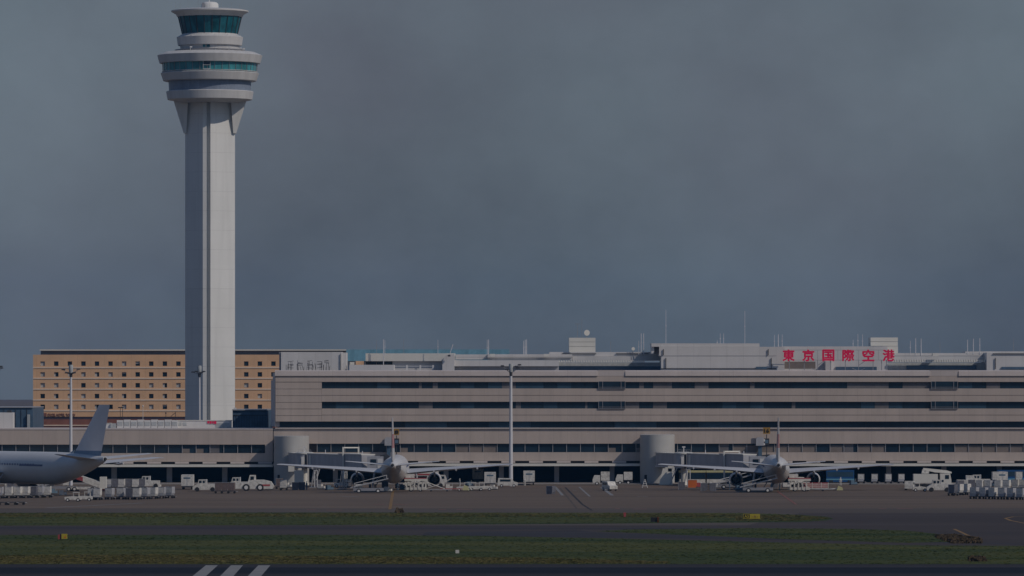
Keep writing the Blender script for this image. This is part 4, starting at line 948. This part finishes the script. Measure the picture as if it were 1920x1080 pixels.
train([(1828, 935.5, 'grey'), (1846, 935.8, 'grey'), (1863, 936.0, 'pale'), (1880, 936.4, 'grey'), (1898, 936.8, 'grey'), (1915, 937.2, 'grey')], 'in the front row at right edge', 'in the front row right', rz=-.6)
train([(1787, 929.5, 'dark'), (1798, 928.6, 'pale'), (1812, 928, 'pale')], 'in the short row right of the boom truck', 'right of the boom truck', rz=-.6)
train([(1838, 921, 'pale'), (1853, 921, 'grey'), (1872, 921, 'pale'), (1888, 920, 'pale'), (1905, 919, 'pale'), (1917, 919, 'grey')], 'in the second row at right edge', 'in the second row right', rz=-.35)
for px, z, k, lb in ((1910, 2.2, 'pale', 'pale container stacked on top near the right picture edge'), (1866, 2.2, 'pale', 'pale container stacked over the second row at right')):
    place(k, kinds[k], px, 919.5, .05, lb, z=z)
train([(5, 947, None), (22, 946.8, None), (38, 946.6, None)], 'of the empty ones at lower left', 'empty at left')
place('orange', kinds['orange'], 1298, 914, 0, 'bright orange box container under the right boarding bridge', z=.0)
train([(532, 919.5, 'pale'), (524, 917, 'brown')], 'beside the foot of the left gate drum', 'beside the left drum')

def f_tug():
    R = thing('tow_tractor', '', 'tug')
    MB().prism([(-1.5, .35), (1.5, .35), (1.5, .85), (.4, .98), (-.1, .98), (-1.5, .92)], 'y', -.7, .7).build('body', M['gsewhite'], R)
    c = MB()
    for x in (-1.1, -.1):
        for y in (-.6, .6): c.box(x-.04, x+.04, y-.04, y+.04, .9, 1.65)
    c.box(-1.2, 0, -.68, .68, 1.65, 1.74); c.build('canopy', M['gsewhite'], R)
    MB().box(-.9, -.4, -.45, .45, .95, 1.25).build('seat', M['darkmetal'], R)
    for x in (-.95, .95):
        for y in (-.68, .68): wheel(x, y, .32, .2, R)
    return R
place('tug', f_tug, 137, 940.5, PI, 'low white tow tractor leading the left container train', group='tow tractors')
place('tug', f_tug, 158, 939.6, PI, 'white tow tractor with open canopy just ahead of the left containers', group='tow tractors')
place('tug', f_tug, 893, 920.3, 0, 'tow tractor with dark wheels left of the white tractor near the middle mast', group='tow tractors')
place('tug', f_tug, 909, 920, 0, 'white tow tractor just left of the middle floodlight mast', group='tow tractors')
def f_bigtug():
    R = thing('pushback_tractor', '', 'pushback tractor')
    MB().prism([(-4.0, .45), (3.7, .45), (4.0, .9), (3.4, 1.9), (1.9, 2.25), (-.5, 2.25), (-1.0, 1.7), (-4.0, 1.55)], 'y', -1.25, 1.25).build('body', M['gsewhite'], R)
    cb = MB().prism([(-1.3, 1.7), (.3, 1.7), (.25, 3.2), (-.9, 3.2)], 'y', -1.0, 1.0).build('cab', M['gsewhite'], R)
    MB().box(-.75, -.05, -1.03, -1.01, 2.2, 2.95).build('window', M['glass'], cb)
    MB().box(1.2, 3.2, -1.28, -1.26, 1.0, 1.35).build('red_stripe', M['redpaint'], R)
    for x in (-1.6, 1.2):
        for y in (-1.2, 1.2): wheel(x, y, .72, .4, R)
    return R
place('bigtug', f_bigtug, 477, 920.5, 0, 'large white pushback tractor with two big wheels left of the gate drum', group='large tractors')
def f_tug2():
    R = thing('service_tractor', '', 'tractor')
    MB().prism([(-2.4, .35), (2.4, .35), (2.4, 1.5), (-1.5, 1.5), (-2.4, .95)], 'y', -.9, .9).build('body', M['gsewhite'], R)
    cb = MB().prism([(-1.4, 1.5), (.3, 1.5), (.2, 2.4), (-1.2, 2.4)], 'y', -.8, .8).build('cab', M['gsewhite'], R)
    MB().box(-1.1, -.6, -.83, -.81, 1.7, 2.2).box(-.35, .05, -.83, -.81, 1.7, 2.2).build('window', M['glass'], cb)
    MB().box(.3, .45, -.85, .85, 1.5, 2.45).build('roll_bar', M['white'], R)
    for x in (-1.5, 1.6):
        for y in (-.85, .85): wheel(x, y, .45, .3, R, False)
    return R
place('tug2', f_tug2, 384, 921.5, 0, 'white tractor with a small cab, second vehicle from the left of its row', group='service tractors')
place('tug2', f_tug2, 447, 917, 0, 'white service tractor half hidden by the large pushback tractor', group='service tractors')
def truck_box(boxm, length=5.0, boxh=2.6, name='box_truck', stripe=None, cabm=None, boxz=.95):
    def fn():
        R = thing(name, '', 'truck'); l = length
        MB().box(-l/2, l/2, -.5, .5, .5, .8).build('chassis', M['darkmetal'], R)
        bx = MB().box(-l/2, l/2-1.75, -1.05, 1.05, boxz, boxz+boxh).build('cargo_box', boxm, R)
        if stripe: MB().box(-l/2+.1, l/2-1.85, -1.09, -1.06, boxz+.15, boxz+.5).build('stripe', stripe, bx)
        cb = MB().prism([(l/2-1.6, .5), (l/2, .5), (l/2, 1.2), (l/2-.35, 2.1), (l/2-1.6, 2.1)], 'y', -.95, .95).build('cab', cabm or M['gsewhite'], R)
        MB().box(l/2-1.35, l/2-.5, -.98, -.96, 1.3, 1.85).build('window', M['glass'], cb)
        for x in (-l/2+.9, l/2-.9):
            for y in (-.85, .85): wheel(x, y, .38, .26, R)
        return R
    return fn
place('truckL', truck_box(M['gsewhite'], 3.6, 1.9), 1127, 909.5, PI, 'white box truck facing left behind the small white van', group='box trucks')
place('truckG', truck_box(M['uldlight'], 3.6, 1.7), 1170, 908, PI, 'grey box truck parked in the shade left of the right gate drum', group='box trucks')
place('truckR', truck_box(M['brightwhite'], 7.2, 1.6, 'catering_truck', M['redpaint'], boxz=1.9), 806, 909, 0, 'high white truck body with a red stripe right of the left airliner', group='box trucks')
def f_rear():
    R = thing('box_truck', '', 'truck')
    bx = MB().box(-1.2, 1.2, -2.5, 2.3, .75, 3.0).build('cargo_box', M['uldlight'], R)
    MB().box(-.02, .02, -2.54, -2.5, .85, 2.9).box(-.7, .7, -2.53, -2.51, 2.2, 2.5).build('rear_door', M['blue'], bx)
    MB().box(-1.1, 1.1, -2.6, 2.6, .45, .74).build('chassis', M['darkmetal'], R)
    MB().box(-1.0, 1.0, 2.35, 3.8, .75, 2.4).build('cab', M['gsewhite'], R)
    for x in (-.9, .9):
        for y in (-1.6, 2.6): MB().tube((x-.13, y, .38), (x+.13, y, .38), .38, .38, 12).build('wheel', M['rubber'], R)
    return R
place('rear', f_rear, 992, 909.2, 0, 'grey box truck seen from behind right of the middle mast', group='trucks seen from behind')
place('rear', f_rear, 896, 904, 0, 'pale box truck seen from behind in the undercroft above the tugs', group='trucks seen from behind')
place('rear', f_rear, 1090, 900, 0, 'pale box deep in the undercroft left of the box trucks', group='trucks seen from behind')
place('rear', f_rear, 1065, 899, 0, 'second pale box deep in the undercroft right of the marking lines', group='trucks seen from behind')
place('rear', f_rear, 400, 901, 0, 'pale box truck deep in the undercroft behind the small tractor', group='trucks seen from behind')
place('rear', f_rear, 437, 901, 0, 'pale box truck deep in the undercroft left of the pushback tractor cab', group='trucks seen from behind')
place('rear', f_rear, 352, 917.5, 0, 'tall white vehicle with a dark window at the left end of the tractor row', group='trucks seen from behind')
place('rear', f_rear, 919, 912, 0, 'tall cream box truck seen from behind just left of the middle mast', group='trucks seen from behind')
def f_van():
    R = thing('white_van', '', 'van')
    b_ = MB().prism([(-2.1, .35), (2.1, .35), (2.1, 1.0), (1.3, 1.15), (.8, 1.85), (-2.0, 1.9), (-2.1, 1.0)], 'y', -.85, .85).build('body', M['gsewhite'], R)
    MB().box(-1.6, .6, -.88, -.86, 1.2, 1.65).build('side_window', M['glass'], b_)
    for x in (-1.3, 1.3):
        for y in (-.78, .78): wheel(x, y, .33, .2, R)
    return R
place('van', f_van, 1143, 920, math.radians(-68), 'small white van parked on the open apron right of the marking lines', group='vans')
place('van', f_van, 952, 913.5, 0, 'white pickup behind the foot of the middle mast', group='vans')
place('van', f_van, 1498, 911, .3, 'white van behind the loader at the right airliner', group='vans')
place('van', f_van, 1706, 919, math.radians(80), 'white tractor unit with lamps left of the boom truck', group='vans')
place('van', f_van, 775, 915, PI, 'white service van below the left airliner right wing root', group='vans')
def f_bus():
    R = thing('apron_bus', '', 'bus')
    b_ = MB().box(-2.8, 2.8, -1.2, 1.2, .35, 2.9).build('body', M['darkmetal'], R)
    MB().box(-2.85, 2.85, -1.25, 1.25, 2.65, 3.05).build('roof', M['paleyellow'], R); MB().box(-2.7, 2.7, -1.23, -1.21, 1.3, 2.5).build('window_band', M['glass'], b_)
    MB().box(-2.75, 2.75, -1.24, -1.21, .45, 1.2).build('skirt', M['uldlight'], b_)
    for x in (-1.9, 1.9):
        for y in (-1.1, 1.1): wheel(x, y, .45, .25, R)
    return R
place('bus', f_bus, 1298, 909, 0, 'bus with pale yellow roof under the right boarding bridge, left one', group='apron buses')
place('bus', f_bus, 1349, 909, 0, 'bus with pale yellow roof under the right boarding bridge, right one', group='apron buses')
def f_belt():
    R = thing('belt_loader', '', 'belt loader')
    MB().box(-3.0, 3.0, -.9, .9, .45, 1.0).build('chassis', M['grey'], R)
    MB().prism([(-3.6, .95), (-3.6, 1.15), (3.9, 3.0), (3.9, 2.75)], 'y', -.55, .55).build('conveyor', M['rope'], R)
    c = MB()
    for y in (-.62, .62): c.tube((-2.8, y, 1.9), (3.6, y, 3.55), .05, .05, 5); c.tube((-2.8, y, 1.1), (-2.8, y, 1.9), .04, .04, 4); c.tube((3.6, y, 2.8), (3.6, y, 3.55), .04, .04, 4)
    c.build('hand_rail', M['white'], R)
    MB().box(-2.6, -1.2, .15, .85, 1.0, 1.75).build('cab', M['gsewhite'], R); MB().tube((1.2, 0, 1.0), (2.0, 0, 2.4), .1, .1, 6).build('lift_arm', M['darkmetal'], R)
    for x in (-1.9, 1.9):
        for y in (-.85, .85): wheel(x, y, .45, .28, R)
    return R
place('belt', f_belt, 691, 924.5, 0, 'belt loader with dark wheels in front of the left airliner engine', group='belt loaders')
place('belt', f_belt, 1421, 923.5, 0, 'belt loader with dark wheels in front of the right airliner engine', group='belt loaders')
place('belt', f_belt, 112, 921, 0, 'belt loader raised to the left airliner rear hold', group='belt loaders')
def f_loader():
    R = thing('cargo_loader', '', 'cargo loader')
    MB().box(-2.1, 2.1, -1.4, 1.4, .35, .85).build('chassis', M['gsewhite'], R)
    c = MB()
    for q in (-1.9, -1.1, -.3, .5, 1.3): c.box(q, q+.28, -1.5, -1.42, .35, 1.9)
    c.box(-2.1, 2.1, -1.5, -1.42, 1.75, 1.98); c.build('side_frame', M['gsewhite'], R)
    for y in (-1.2, 1.2): MB().tube((-1.6, y, .9), (1.6, y, 2.2), .1, .1, 5).tube((1.6, y, .9), (-1.6, y, 2.2), .1, .1, 5).build('scissor_arm', M['darkmetal'], R)
    MB().box(-2.2, 2.3, -1.35, 1.35, 2.15, 2.5).build('platform', M['brightwhite'], R)
    MB().box(-2.0, -.2, -.9, .6, 2.51, 3.5).build('control_cab', M['uldlight'], R)
    MB().box(-2.25, 2.3, -1.4, -1.36, 2.55, 2.75).build('red_guard', M['redpaint'], R)
    for x in (-.9, 1.0):
        for y in (-1.2, 1.2): wheel(x, y, .42, .3, R)
    return R
place('loader', f_loader, 779, 921.5, 0, 'white cargo loader with scissor legs right of the left airliner', group='cargo loaders')
place('loader', f_loader, 1498, 921.5, 0, 'white cargo loader right of the right airliner fuselage', group='cargo loaders')
def f_bar():
    R = thing('loader_ramp', '', 'trailer')
    MB().box(-3.6, 2.6, -.8, .8, .35, .5).build('deck', M['rope'], R)
    c = MB()
    for z in (.75, 1.15, 1.55): c.box(-3.6, 1.6, -.82, -.76, z, z+.2)
    c.build('rail', M['redpaint'], R); c = MB()
    for x in (-3.6, -1.6, .2, 1.6): c.box(x, x+.12, -.84, -.74, .4, 1.75)
    for z in (.55, .96, 1.36): c.box(-3.6, 1.6, -.80, -.74, z, z+.18)
    c.build('post', M['gsewhite'], R)
    for x in (-2.4, .6):
        for y in (-.7, .7): wheel(x, y, .2, .15, R, False)
    MB().prism([(3.4, .2), (4.7, .2), (4.5, .8), (3.7, 1.1)], 'y', -.5, .5).build('yellow_buffer', M['paleyellow'], R); MB().tube((1.6, 0, .4), (3.6, 0, .5), .1, .1, 6).build('tow_bar', M['white'], R)
    return R
place('bar', f_bar, 1537, 921, 0, 'low red and white striped trailer with a yellow buffer at right', group='striped trailers')
def f_bar2():
    R = thing('pallet_trailer', '', 'trailer')
    MB().box(-3.3, 2.2, -.8, .8, .3, .42).build('deck', M['rope'], R); MB().box(-3.2, -2.9, -.85, -.8, .45, 1.9).build('post', M['gsewhite'], R)
    c = MB(); c.tube((-2.9, -.7, 1.9), (.8, -.7, .5), .09, .09, 5); c.tube((-2.9, -.7, .6), (-.4, -.7, 1.4), .09, .09, 5); c.tube((.6, .6, 1.7), (2.0, .6, 2.6), .1, .1, 5); c.build('raking_arm', M['gsewhite'], R)
    MB().box(-.2, 4.3, -.45, -.3, .48, .62).build('red_rail', M['redpaint'], R)
    MB().prism([(4.3, .25), (5.7, .25), (5.4, 1.0), (4.6, 1.3)], 'y', -.5, .5).build('yellow_buffer', M['paleyellow'], R)
    for x in (-2.0, 1.2):
        for y in (-.7, .7): wheel(x, y, .2, .15, R, False)
    return R
place('bar2', f_bar2, 827, 921.5, 0, 'low trailer with raking arms and a yellow buffer near the left airliner', group='striped trailers')
def f_conv():
    R = thing('high_loader', '', 'high loader')
    MB().prism([(-3.4, 3.2), (-2.6, 3.9), (3.3, 1.9), (3.3, .6)], 'y', -1.0, .9).build('ramp', M['gsewhite'], R)
    MB().prism([(-2.9, 3.5), (-.1, 2.85), (-.1, 2.0), (-2.9, 2.9)], 'y', -1.06, -1.01).build('red_panel', M['redpaint'], R)
    MB().prism([(-4.2, 1.2), (-3.2, 3.2), (-2.6, 3.2), (-3.0, 1.2)], 'y', -.8, .8).build('front_leg', M['gsewhite'], R)
    MB().box(-2.6, 2.8, -.9, .9, .4, .9).build('chassis', M['uldlight'], R); MB().box(3.3, 4.6, -1, 1, .5, 2.9).build('end_platform', M['brightwhite'], R)
    for x in (-1.8, 1.8):
        for y in (-.85, .85): wheel(x, y, .45, .25, R)
    return R
place('conv', f_conv, 157, 921, 0, 'white slanted high loader with a red panel beneath the left airliner tail', group='high loaders')
def f_boom():
    R = thing('boom_truck', '', 'truck')
    MB().box(-3.6, 4.0, -.6, .6, .55, .9).build('chassis', M['darkmetal'], R)
    MB().box(-3.6, 1.4, -1.15, 1.15, 1.2, 3.0).build('tank_body', M['brightwhite'], R)
    cb = MB().prism([(1.9, .5), (4.2, .5), (4.2, 1.7), (3.95, 3.1), (1.9, 3.1)], 'y', -1.1, 1.1).build('cab', M['brightwhite'], R)
    MB().box(2.9, 3.7, -1.14, -1.11, 2.0, 2.8).box(2.2, 2.6, -1.14, -1.11, 1.4, 1.8).build('window', M['glass'], cb)
    MB().prism([(-1.6, 3.9), (-1.5, 4.25), (3.3, 3.75), (4.3, 3.45), (4.3, 3.12), (.8, 3.35)], 'y', -.35, .35).build('boom', M['brightwhite'], R)
    MB().prism([(-1.9, 3.1), (-.4, 3.1), (-.3, 3.6), (-1.7, 4.0)], 'y', -.5, .5).build('bucket', M['gsewhite'], R)
    for x in (-1.2, 3.1):
        for y in (-1.05, 1.05): wheel(x, y, .5, .3, R, False)
    return R
place('boom', f_boom, 1745, 916, 0, 'white truck with a folded boom over its cab in front of the undercroft at right', group='boom trucks')
def f_dark():
    R = thing('equipment_cart', '', 'equipment cart')
    MB().box(-1.2, 1.2, -.8, .8, .4, 1.1).build('body', M['blue'], R); MB().prism([(-1.0, 1.1), (.6, 1.1), (.2, 1.8), (-.9, 1.8)], 'y', -.6, .6).build('engine_cover', M['darkmetal'], R)
    MB().tube((.9, 0, 1.1), (1.3, 0, 1.9), .06, .06, 5).build('handle', M['rope'], R)
    for x in (-.8, .8):
        for y in (-.75, .75): wheel(x, y, .32, .2, R, False)
    return R
for px, py, rz, lb in ((1278, 918, 0, 'dark equipment cart left of the orange box container'), (1320, 920.5, 0, 'dark equipment cart right of the orange box container'), (1336, 921, PI, 'dark equipment cart with raised handle, second right of the orange box'),
                       (554, 919, 0, 'dark equipment cart at the foot of the left gate drum'), (566, 918.6, PI, 'dark equipment cart beside the left bridge pillar'), (596, 914.5, 0, 'dark equipment cart right of the service stairs at the left bridge'),
                       (1361, 914, 0, 'dark equipment cart under the right boarding bridge tunnel'), (652, 913, .4, 'dark equipment cart left of the left airliner engine'), (1033, 926.5, -.5, 'low dark equipment cart on the open apron by the white line'),
                       (1800, 915, .2, 'blue equipment cart behind the short row right of the boom truck'), (1822, 914, PI, 'dark equipment cart behind the front row containers at right'), (1452, 916, 0, 'dark equipment cart under the right airliner tail'), (722, 917, 0, 'dark equipment cart under the left airliner belly'),
                       (20, 917, 0, 'dark equipment cart under the left airliner wing'), (40, 915, PI, 'dark equipment cart under the left airliner belly near the wing')):
    place('dark', f_dark, px, py, rz, lb, group='equipment carts')
place('rear', f_rear, 1875, 911, .1, 'tall white service truck behind the second row at right', group='trucks seen from behind')
place('tug2', f_tug2, 1815, 913, PI, 'white tractor behind the short row of containers at right', group='service tractors')
place('tug2', f_tug2, 1835, 911.5, 0, 'white tractor half hidden behind the second row at right', group='service tractors')
place('tug2', f_tug2, 812, 914, 0, 'white tractor under the red striped high truck body', group='service tractors')
place('tug2', f_tug2, 1760, 922, 0, 'low white tractor in front of the boom truck cab', group='service tractors')
place('tug', f_tug, 1725, 921.5, 0, 'white tow tractor in front of the boom truck body', group='tow tractors')
place('tug', f_tug, 870, 921, PI, 'white tow tractor beside the yellow buffer near the left airliner', group='tow tractors')
place('tug', f_tug, 640, 914, 0, 'white tow tractor between the left bridge and the airliner engine', group='tow tractors')
place('belt', f_belt, 1374, 917, 0, 'belt loader partly hidden behind the right airliner engine', group='belt loaders')
place('belt', f_belt, 50, 920, PI, 'belt loader under the left airliner belly', group='belt loaders')
def f_bbus():
    R = thing('blue_bus', '', 'bus'); b_ = MB().box(-3, 3, -1.2, 1.2, .35, 2.9).build('body', M['deepblue'], R)
    MB().box(-3.05, 3.05, -1.24, -1.21, .75, 1.05).build('stripe', M['skyblue'], b_); MB().box(-2.8, 2.8, -1.23, -1.21, 1.5, 2.5).build('window_band', M['glass2'], b_)
    for x in (-2, 2):
        for y in (-1.1, 1.1): wheel(x, y, .45, .25, R, False)
    return R
place('bbus', f_bbus, 1575, 906.5, 0, 'blue bus in the shade behind the right airliner wing', group='blue buses')
place('bbus', f_bbus, 1895, 906, 0, 'blue bus in the shade behind the containers at the right edge', group='blue buses')
for px, py, q, lb in ((1462, 921, 'p1', 'person in dark clothes between belt loader and cargo loader, right airliner'), (10, 922, 'p2x', 'person in pale clothes under the left airliner wing near the picture edge'), (745, 920, 'p1', 'person in dark clothes under the tail of the left middle airliner'),
                      (575, 919, 'p1', 'person in dark clothes beside the left bridge stairs'), (1368, 920, 'p1', 'person in dark clothes left of the right belt loader'), (862, 914, 'p2x', 'person in pale clothes behind the yellow buffer near the left airliner')):
    EXTRA.append((px, py, q, lb))
def f_pallet(mm):
    def fn():
        R = thing('equipment_stack', '', 'equipment')
        MB().box(-.8, .8, -.6, .6, 0, .15).build('pallet', M['darkmetal'], R); MB().box(-.7, .1, -.5, .5, .16, 1.0).box(.15, .7, -.45, .4, .16, .6).build('boxes', mm, R)
        MB().tube((.7, .4, .15), (.7, .4, 1.3), .05, .05, 5).build('upright', M['rope'], R); return R
    return fn
for i, (px, py, k, lb) in enumerate(((603, 917, 'a', 'pale box stack right of the left bridge pillar'), (618, 919, 'b', 'dark box stack between the left bridge and the engine'), (728, 922, 'a', 'pale box stack under the left airliner tail'), (757, 918, 'b', 'dark box stack right of the left airliner gear'),
    (842, 917, 'a', 'pale box stack behind the raking trailer'), (880, 912, 'b', 'dark box stack left of the tugs by the middle mast'), (926, 918, 'a', 'pale box stack at the foot of the middle mast'), (1386, 919, 'b', 'dark box stack behind the right belt loader'),
    (1345, 915, 'a', 'pale box stack under the right bridge lift column'), (1312, 914, 'c', 'red box stack right of the orange box container'), (1474, 914, 'a', 'pale box stack behind the right cargo loader'), (1520, 913, 'b', 'dark box stack under the right airliner engine'),
    (1600, 909, 'b', 'dark box stack left of the first shaded container'), (1790, 915, 'a', 'pale box stack behind the boom truck cab'), (1843, 913, 'c', 'red box stack behind the second row at right'), (1860, 912, 'b', 'dark box stack behind the second row at right'),
    (1887, 911, 'a', 'pale box stack behind the containers near the right edge'), (100, 926, 'b', 'dark box stack right of the row under the left airliner'), (118, 929, 'a', 'pale box stack ahead of the leading white tug'), (190, 921, 'c', 'red box stack at the foot of the slanted high loader'),
    (140, 921, 'b', 'dark box stack beneath the slanted high loader'), (295, 914, 'a', 'pale box stack behind the end of the left container train'), (505, 918, 'b', 'dark box stack between the pushback tractor and the drum'), (540, 914, 'a', 'pale box stack at the left drum door'))):
    place('stk'+k, f_pallet({'a': M['uldlight'], 'b': M['blue'], 'c': M['redpaint']}[k]), px, py, random.uniform(-.6, .6), lb, group='box stacks on the apron')
def f_cone():
    R = thing('folding_ladder', '', 'ladder')
    c = MB()
    for s in (-1, 1):
        for y in (-.25, .25): c.tube((s*.55, y, 0), (s*.06, y, 1.75), .07, .06, 5)
    c.build('legs', M['white'], R); c = MB()
    for z in (.35, .8, 1.2): w = .55-.28*z; c.box(-w, w, -.3, -.22, z, z+.1)
    c.build('steps', M['white'], R); return R
place('cone', f_cone, 1209, 914.5, 0, 'white folding ladder standing in front of the right gate drum')
def f_steps():
    R = thing('mobile_steps', '', 'steps'); c = MB(); stairs(c, (0, 0, .2), (.6, 0, 3.6), 12, .9); c.box(-.5, .9, -.6, .6, .1, .22); c.build('ladder', M['rope'], R)
    MB().box(.5, 1.3, -.5, .5, 3.55, 3.65).build('platform', M['white'], R); MB().box(.6, .75, -.4, -.3, .2, 3.55).box(1.15, 1.3, -.4, -.3, .2, 3.55).build('legs', M['white'], R); return R
place('steps', f_steps, 1283, 913, 0, 'tall white steps left of the orange box container', group='mobile steps')
place('steps', f_steps, 584, 915, 0, 'tall grey steps beside the left bridge pillar', group='mobile steps')
place('steps', f_steps, 640, 918, .8, 'short steps leaning left of the left airliner engine', group='mobile steps')
place('tug2', f_tug2, 278, 914.5, 0, 'white tractor behind the right end of the left container train', group='service tractors')
# people on the apron
def f_person(shirt, hat):
    def fn():
        me = bpy.data.meshes.new('person')
        vs = [(0, 0, .95), (0, 0, 1.2), (0, 0, 1.42), (0, 0, 1.52), (0, 0, 1.68), (-.1, 0, .9), (-.12, .02, .5), (-.12, 0, .06), (.1, 0, .9), (.13, .05, .5), (.14, -.03, .06), (-.2, 0, 1.4), (-.27, .02, 1.12), (-.25, -.12, .88), (.2, 0, 1.4), (.27, .02, 1.12), (.26, -.1, .9)]
        es = [(0, 1), (1, 2), (2, 3), (3, 4), (0, 5), (5, 6), (6, 7), (0, 8), (8, 9), (9, 10), (2, 11), (11, 12), (12, 13), (2, 14), (14, 15), (15, 16)]
        me.from_pydata(vs, es, []); o = bpy.data.objects.new('person', me); C.objects.link(o)
        md = o.modifiers.new('skin', 'SKIN'); rr = (.15, .15, .16, .07, .115, .1, .075, .06, .1, .075, .06, .075, .05, .045, .075, .05, .045)
        for i, r in enumerate(rr): me.skin_vertices[0].data[i].radius = (r, r)
        me.skin_vertices[0].data[0].use_root = True
        o.modifiers.new('sub', 'SUBSURF').levels = 1
        bpy.context.view_layer.update(); dg = bpy.context.evaluated_depsgraph_get(); m2 = bpy.data.meshes.new_from_object(o.evaluated_get(dg)); bpy.data.objects.remove(o)
        m2.materials.clear(); m2.materials.append(shirt)
        q = bpy.data.objects.new('person', m2); C.objects.link(q); q['category'] = 'person'; q['label'] = ''
        MB().lathe([(.13, 1.68), (.14, 1.74), (.08, 1.83)], 12).build('helmet', hat, q); return q
    return fn
place('p1', f_person(M['blue'], M['white']), 1447, 922, 0, 'person in dark blue work clothes standing by the right belt loader')
place('p2', f_person(M['uldlight'], M['white']), 1576, 911, 0, 'person in pale clothes standing left of the shaded containers')
place('p3', f_person(M['uldlight'], M['white']), 984, 911.5, 0, 'person in pale clothes beside the box truck right of the middle mast')

for px, py, q, lb in EXTRA: place('p2' if q == 'p2x' else q, None, px, py, random.uniform(-2, 2), lb, group='people on the apron')

# ------------------------------------------------------------------ airfield signs
def fsign(px, py, name, lb):
    x, y = G(px, py); return thing(name, lb, 'sign', (x, y, 0), group='airfield signs')
R = fsign(1409, 974, 'taxiway_sign', 'long yellow and black taxiway sign in the turf at right')
k = D(974)/F
MB().box(-15*k, -3*k, 0, .25, 1.5*k, 10*k).build('black_panel', M['black'], R)
c = MB(); c.box(-15.4*k, -2.6*k, -.02, -.002, 9.6*k, 10.4*k); c.box(-15.4*k, -2.6*k, -.02, -.002, 1.2*k, 2.0*k); c.box(-15.4*k, -14.7*k, -.02, -.002, 2.0*k, 9.6*k); c.box(-3.3*k, -2.6*k, -.02, -.002, 2.0*k, 9.6*k); c.build('border', M['yellow'], R)
MB().box(-2.5*k, 16*k, 0, .25, 1.4*k, 10.2*k).build('yellow_panel', M['yellow'], R)
textmesh('lettering', 'A5', 9*k, 5.6*k, M['yellow'], R, (-9*k, -.03, 5.8*k), .04, .02); textmesh('lettering', '- A -', 12*k, 4*k, M['hotelred'], R, (6.5*k, -.03, 5.8*k), .04)
for q in (-12, -5, 2, 12): MB().box(q*k-.05, q*k+.05, .05, .15, 0, 1.4*k).build('leg', M['darkmetal'], R)
R = fsign(117, 1012, 'guidance_sign', 'small guidance sign with yellow and brown panels in the lower left turf'); k = D(1012)/F
MB().box(-8.5*k, -4*k, 0, .25, 1*k, 9.5*k).build('brown_panel', M['redpaint'], R); MB().box(-3.8*k, -2*k, -.05, .25, 0, 10*k).build('divider', M['black'], R); MB().box(-1.8*k, 9*k, 0, .25, 1.5*k, 11*k).build('yellow_panel', M['yellow'], R)
MB().prism([(3*k, 4*k), (7*k, 3*k), (6*k, 6.5*k), (7*k, 9*k)], 'y', -.02, -.003).build('mark', M['orange'], R)
R = fsign(1228, 980, 'guidance_sign', 'dark guidance sign with an orange edge in the upper turf strip'); k = D(980)/F
MB().box(-8*k, 4*k, 0, .2, 1.5*k, 10*k).build('panel', M['black'], R); MB().prism([(4.2*k, -.1), (7.5*k, -.4), (7.5*k, .2), (4.2*k, .3)], 'z', 0, 10.5*k).build('edge_panel', M['orange'], R)
R = fsign(1171.5, 970, 'marker_post', 'small orange marker post at the apron edge of the turf'); k = D(970)/F
MB().prism([(-1.6*k, 0), (1.6*k, 0), (2.6*k, 9*k), (-2.6*k, 9*k)], 'y', 0, .12).build('post', M['redpaint'], R); MB().box(-2*k, 2*k, -.1, .3, 0, .06).build('base', M['black'], R)
R = fsign(857.5, 1038, 'marker_box', 'small white marker box standing in the wide turf strip'); k = D(1038)/F
MB().box(-3.4*k, 3.4*k, 0, .3, .6*k, 6.8*k).build('box', M['gsewhite'], R); MB().box(-.5*k, .5*k, .1, .2, 0, .6*k).build('foot', M['black'], R)

# ------------------------------------------------------------------ haze
HZ = MB().box(-4000, 4000, -300, 7100, -1, 150).build('haze', M['glass']); HZ['kind'] = 'stuff'; HZ['label'] = 'thin blue grey haze over the whole airfield'; HZ['category'] = 'haze'
hm = bpy.data.materials.new('haze'); hm.use_nodes = True; ht = hm.node_tree; ht.nodes.clear()
ho = ht.nodes.new('ShaderNodeOutputMaterial'); hv = ht.nodes.new('ShaderNodeVolumePrincipled')
hv.inputs['Color'].default_value = (.16, .50, 1, 1); hv.inputs['Density'].default_value = .000035; hv.inputs['Anisotropy'].default_value = 0
ht.links.new(hv.outputs[0], ho.inputs['Volume']); HZ.data.materials.clear(); HZ.data.materials.append(hm)
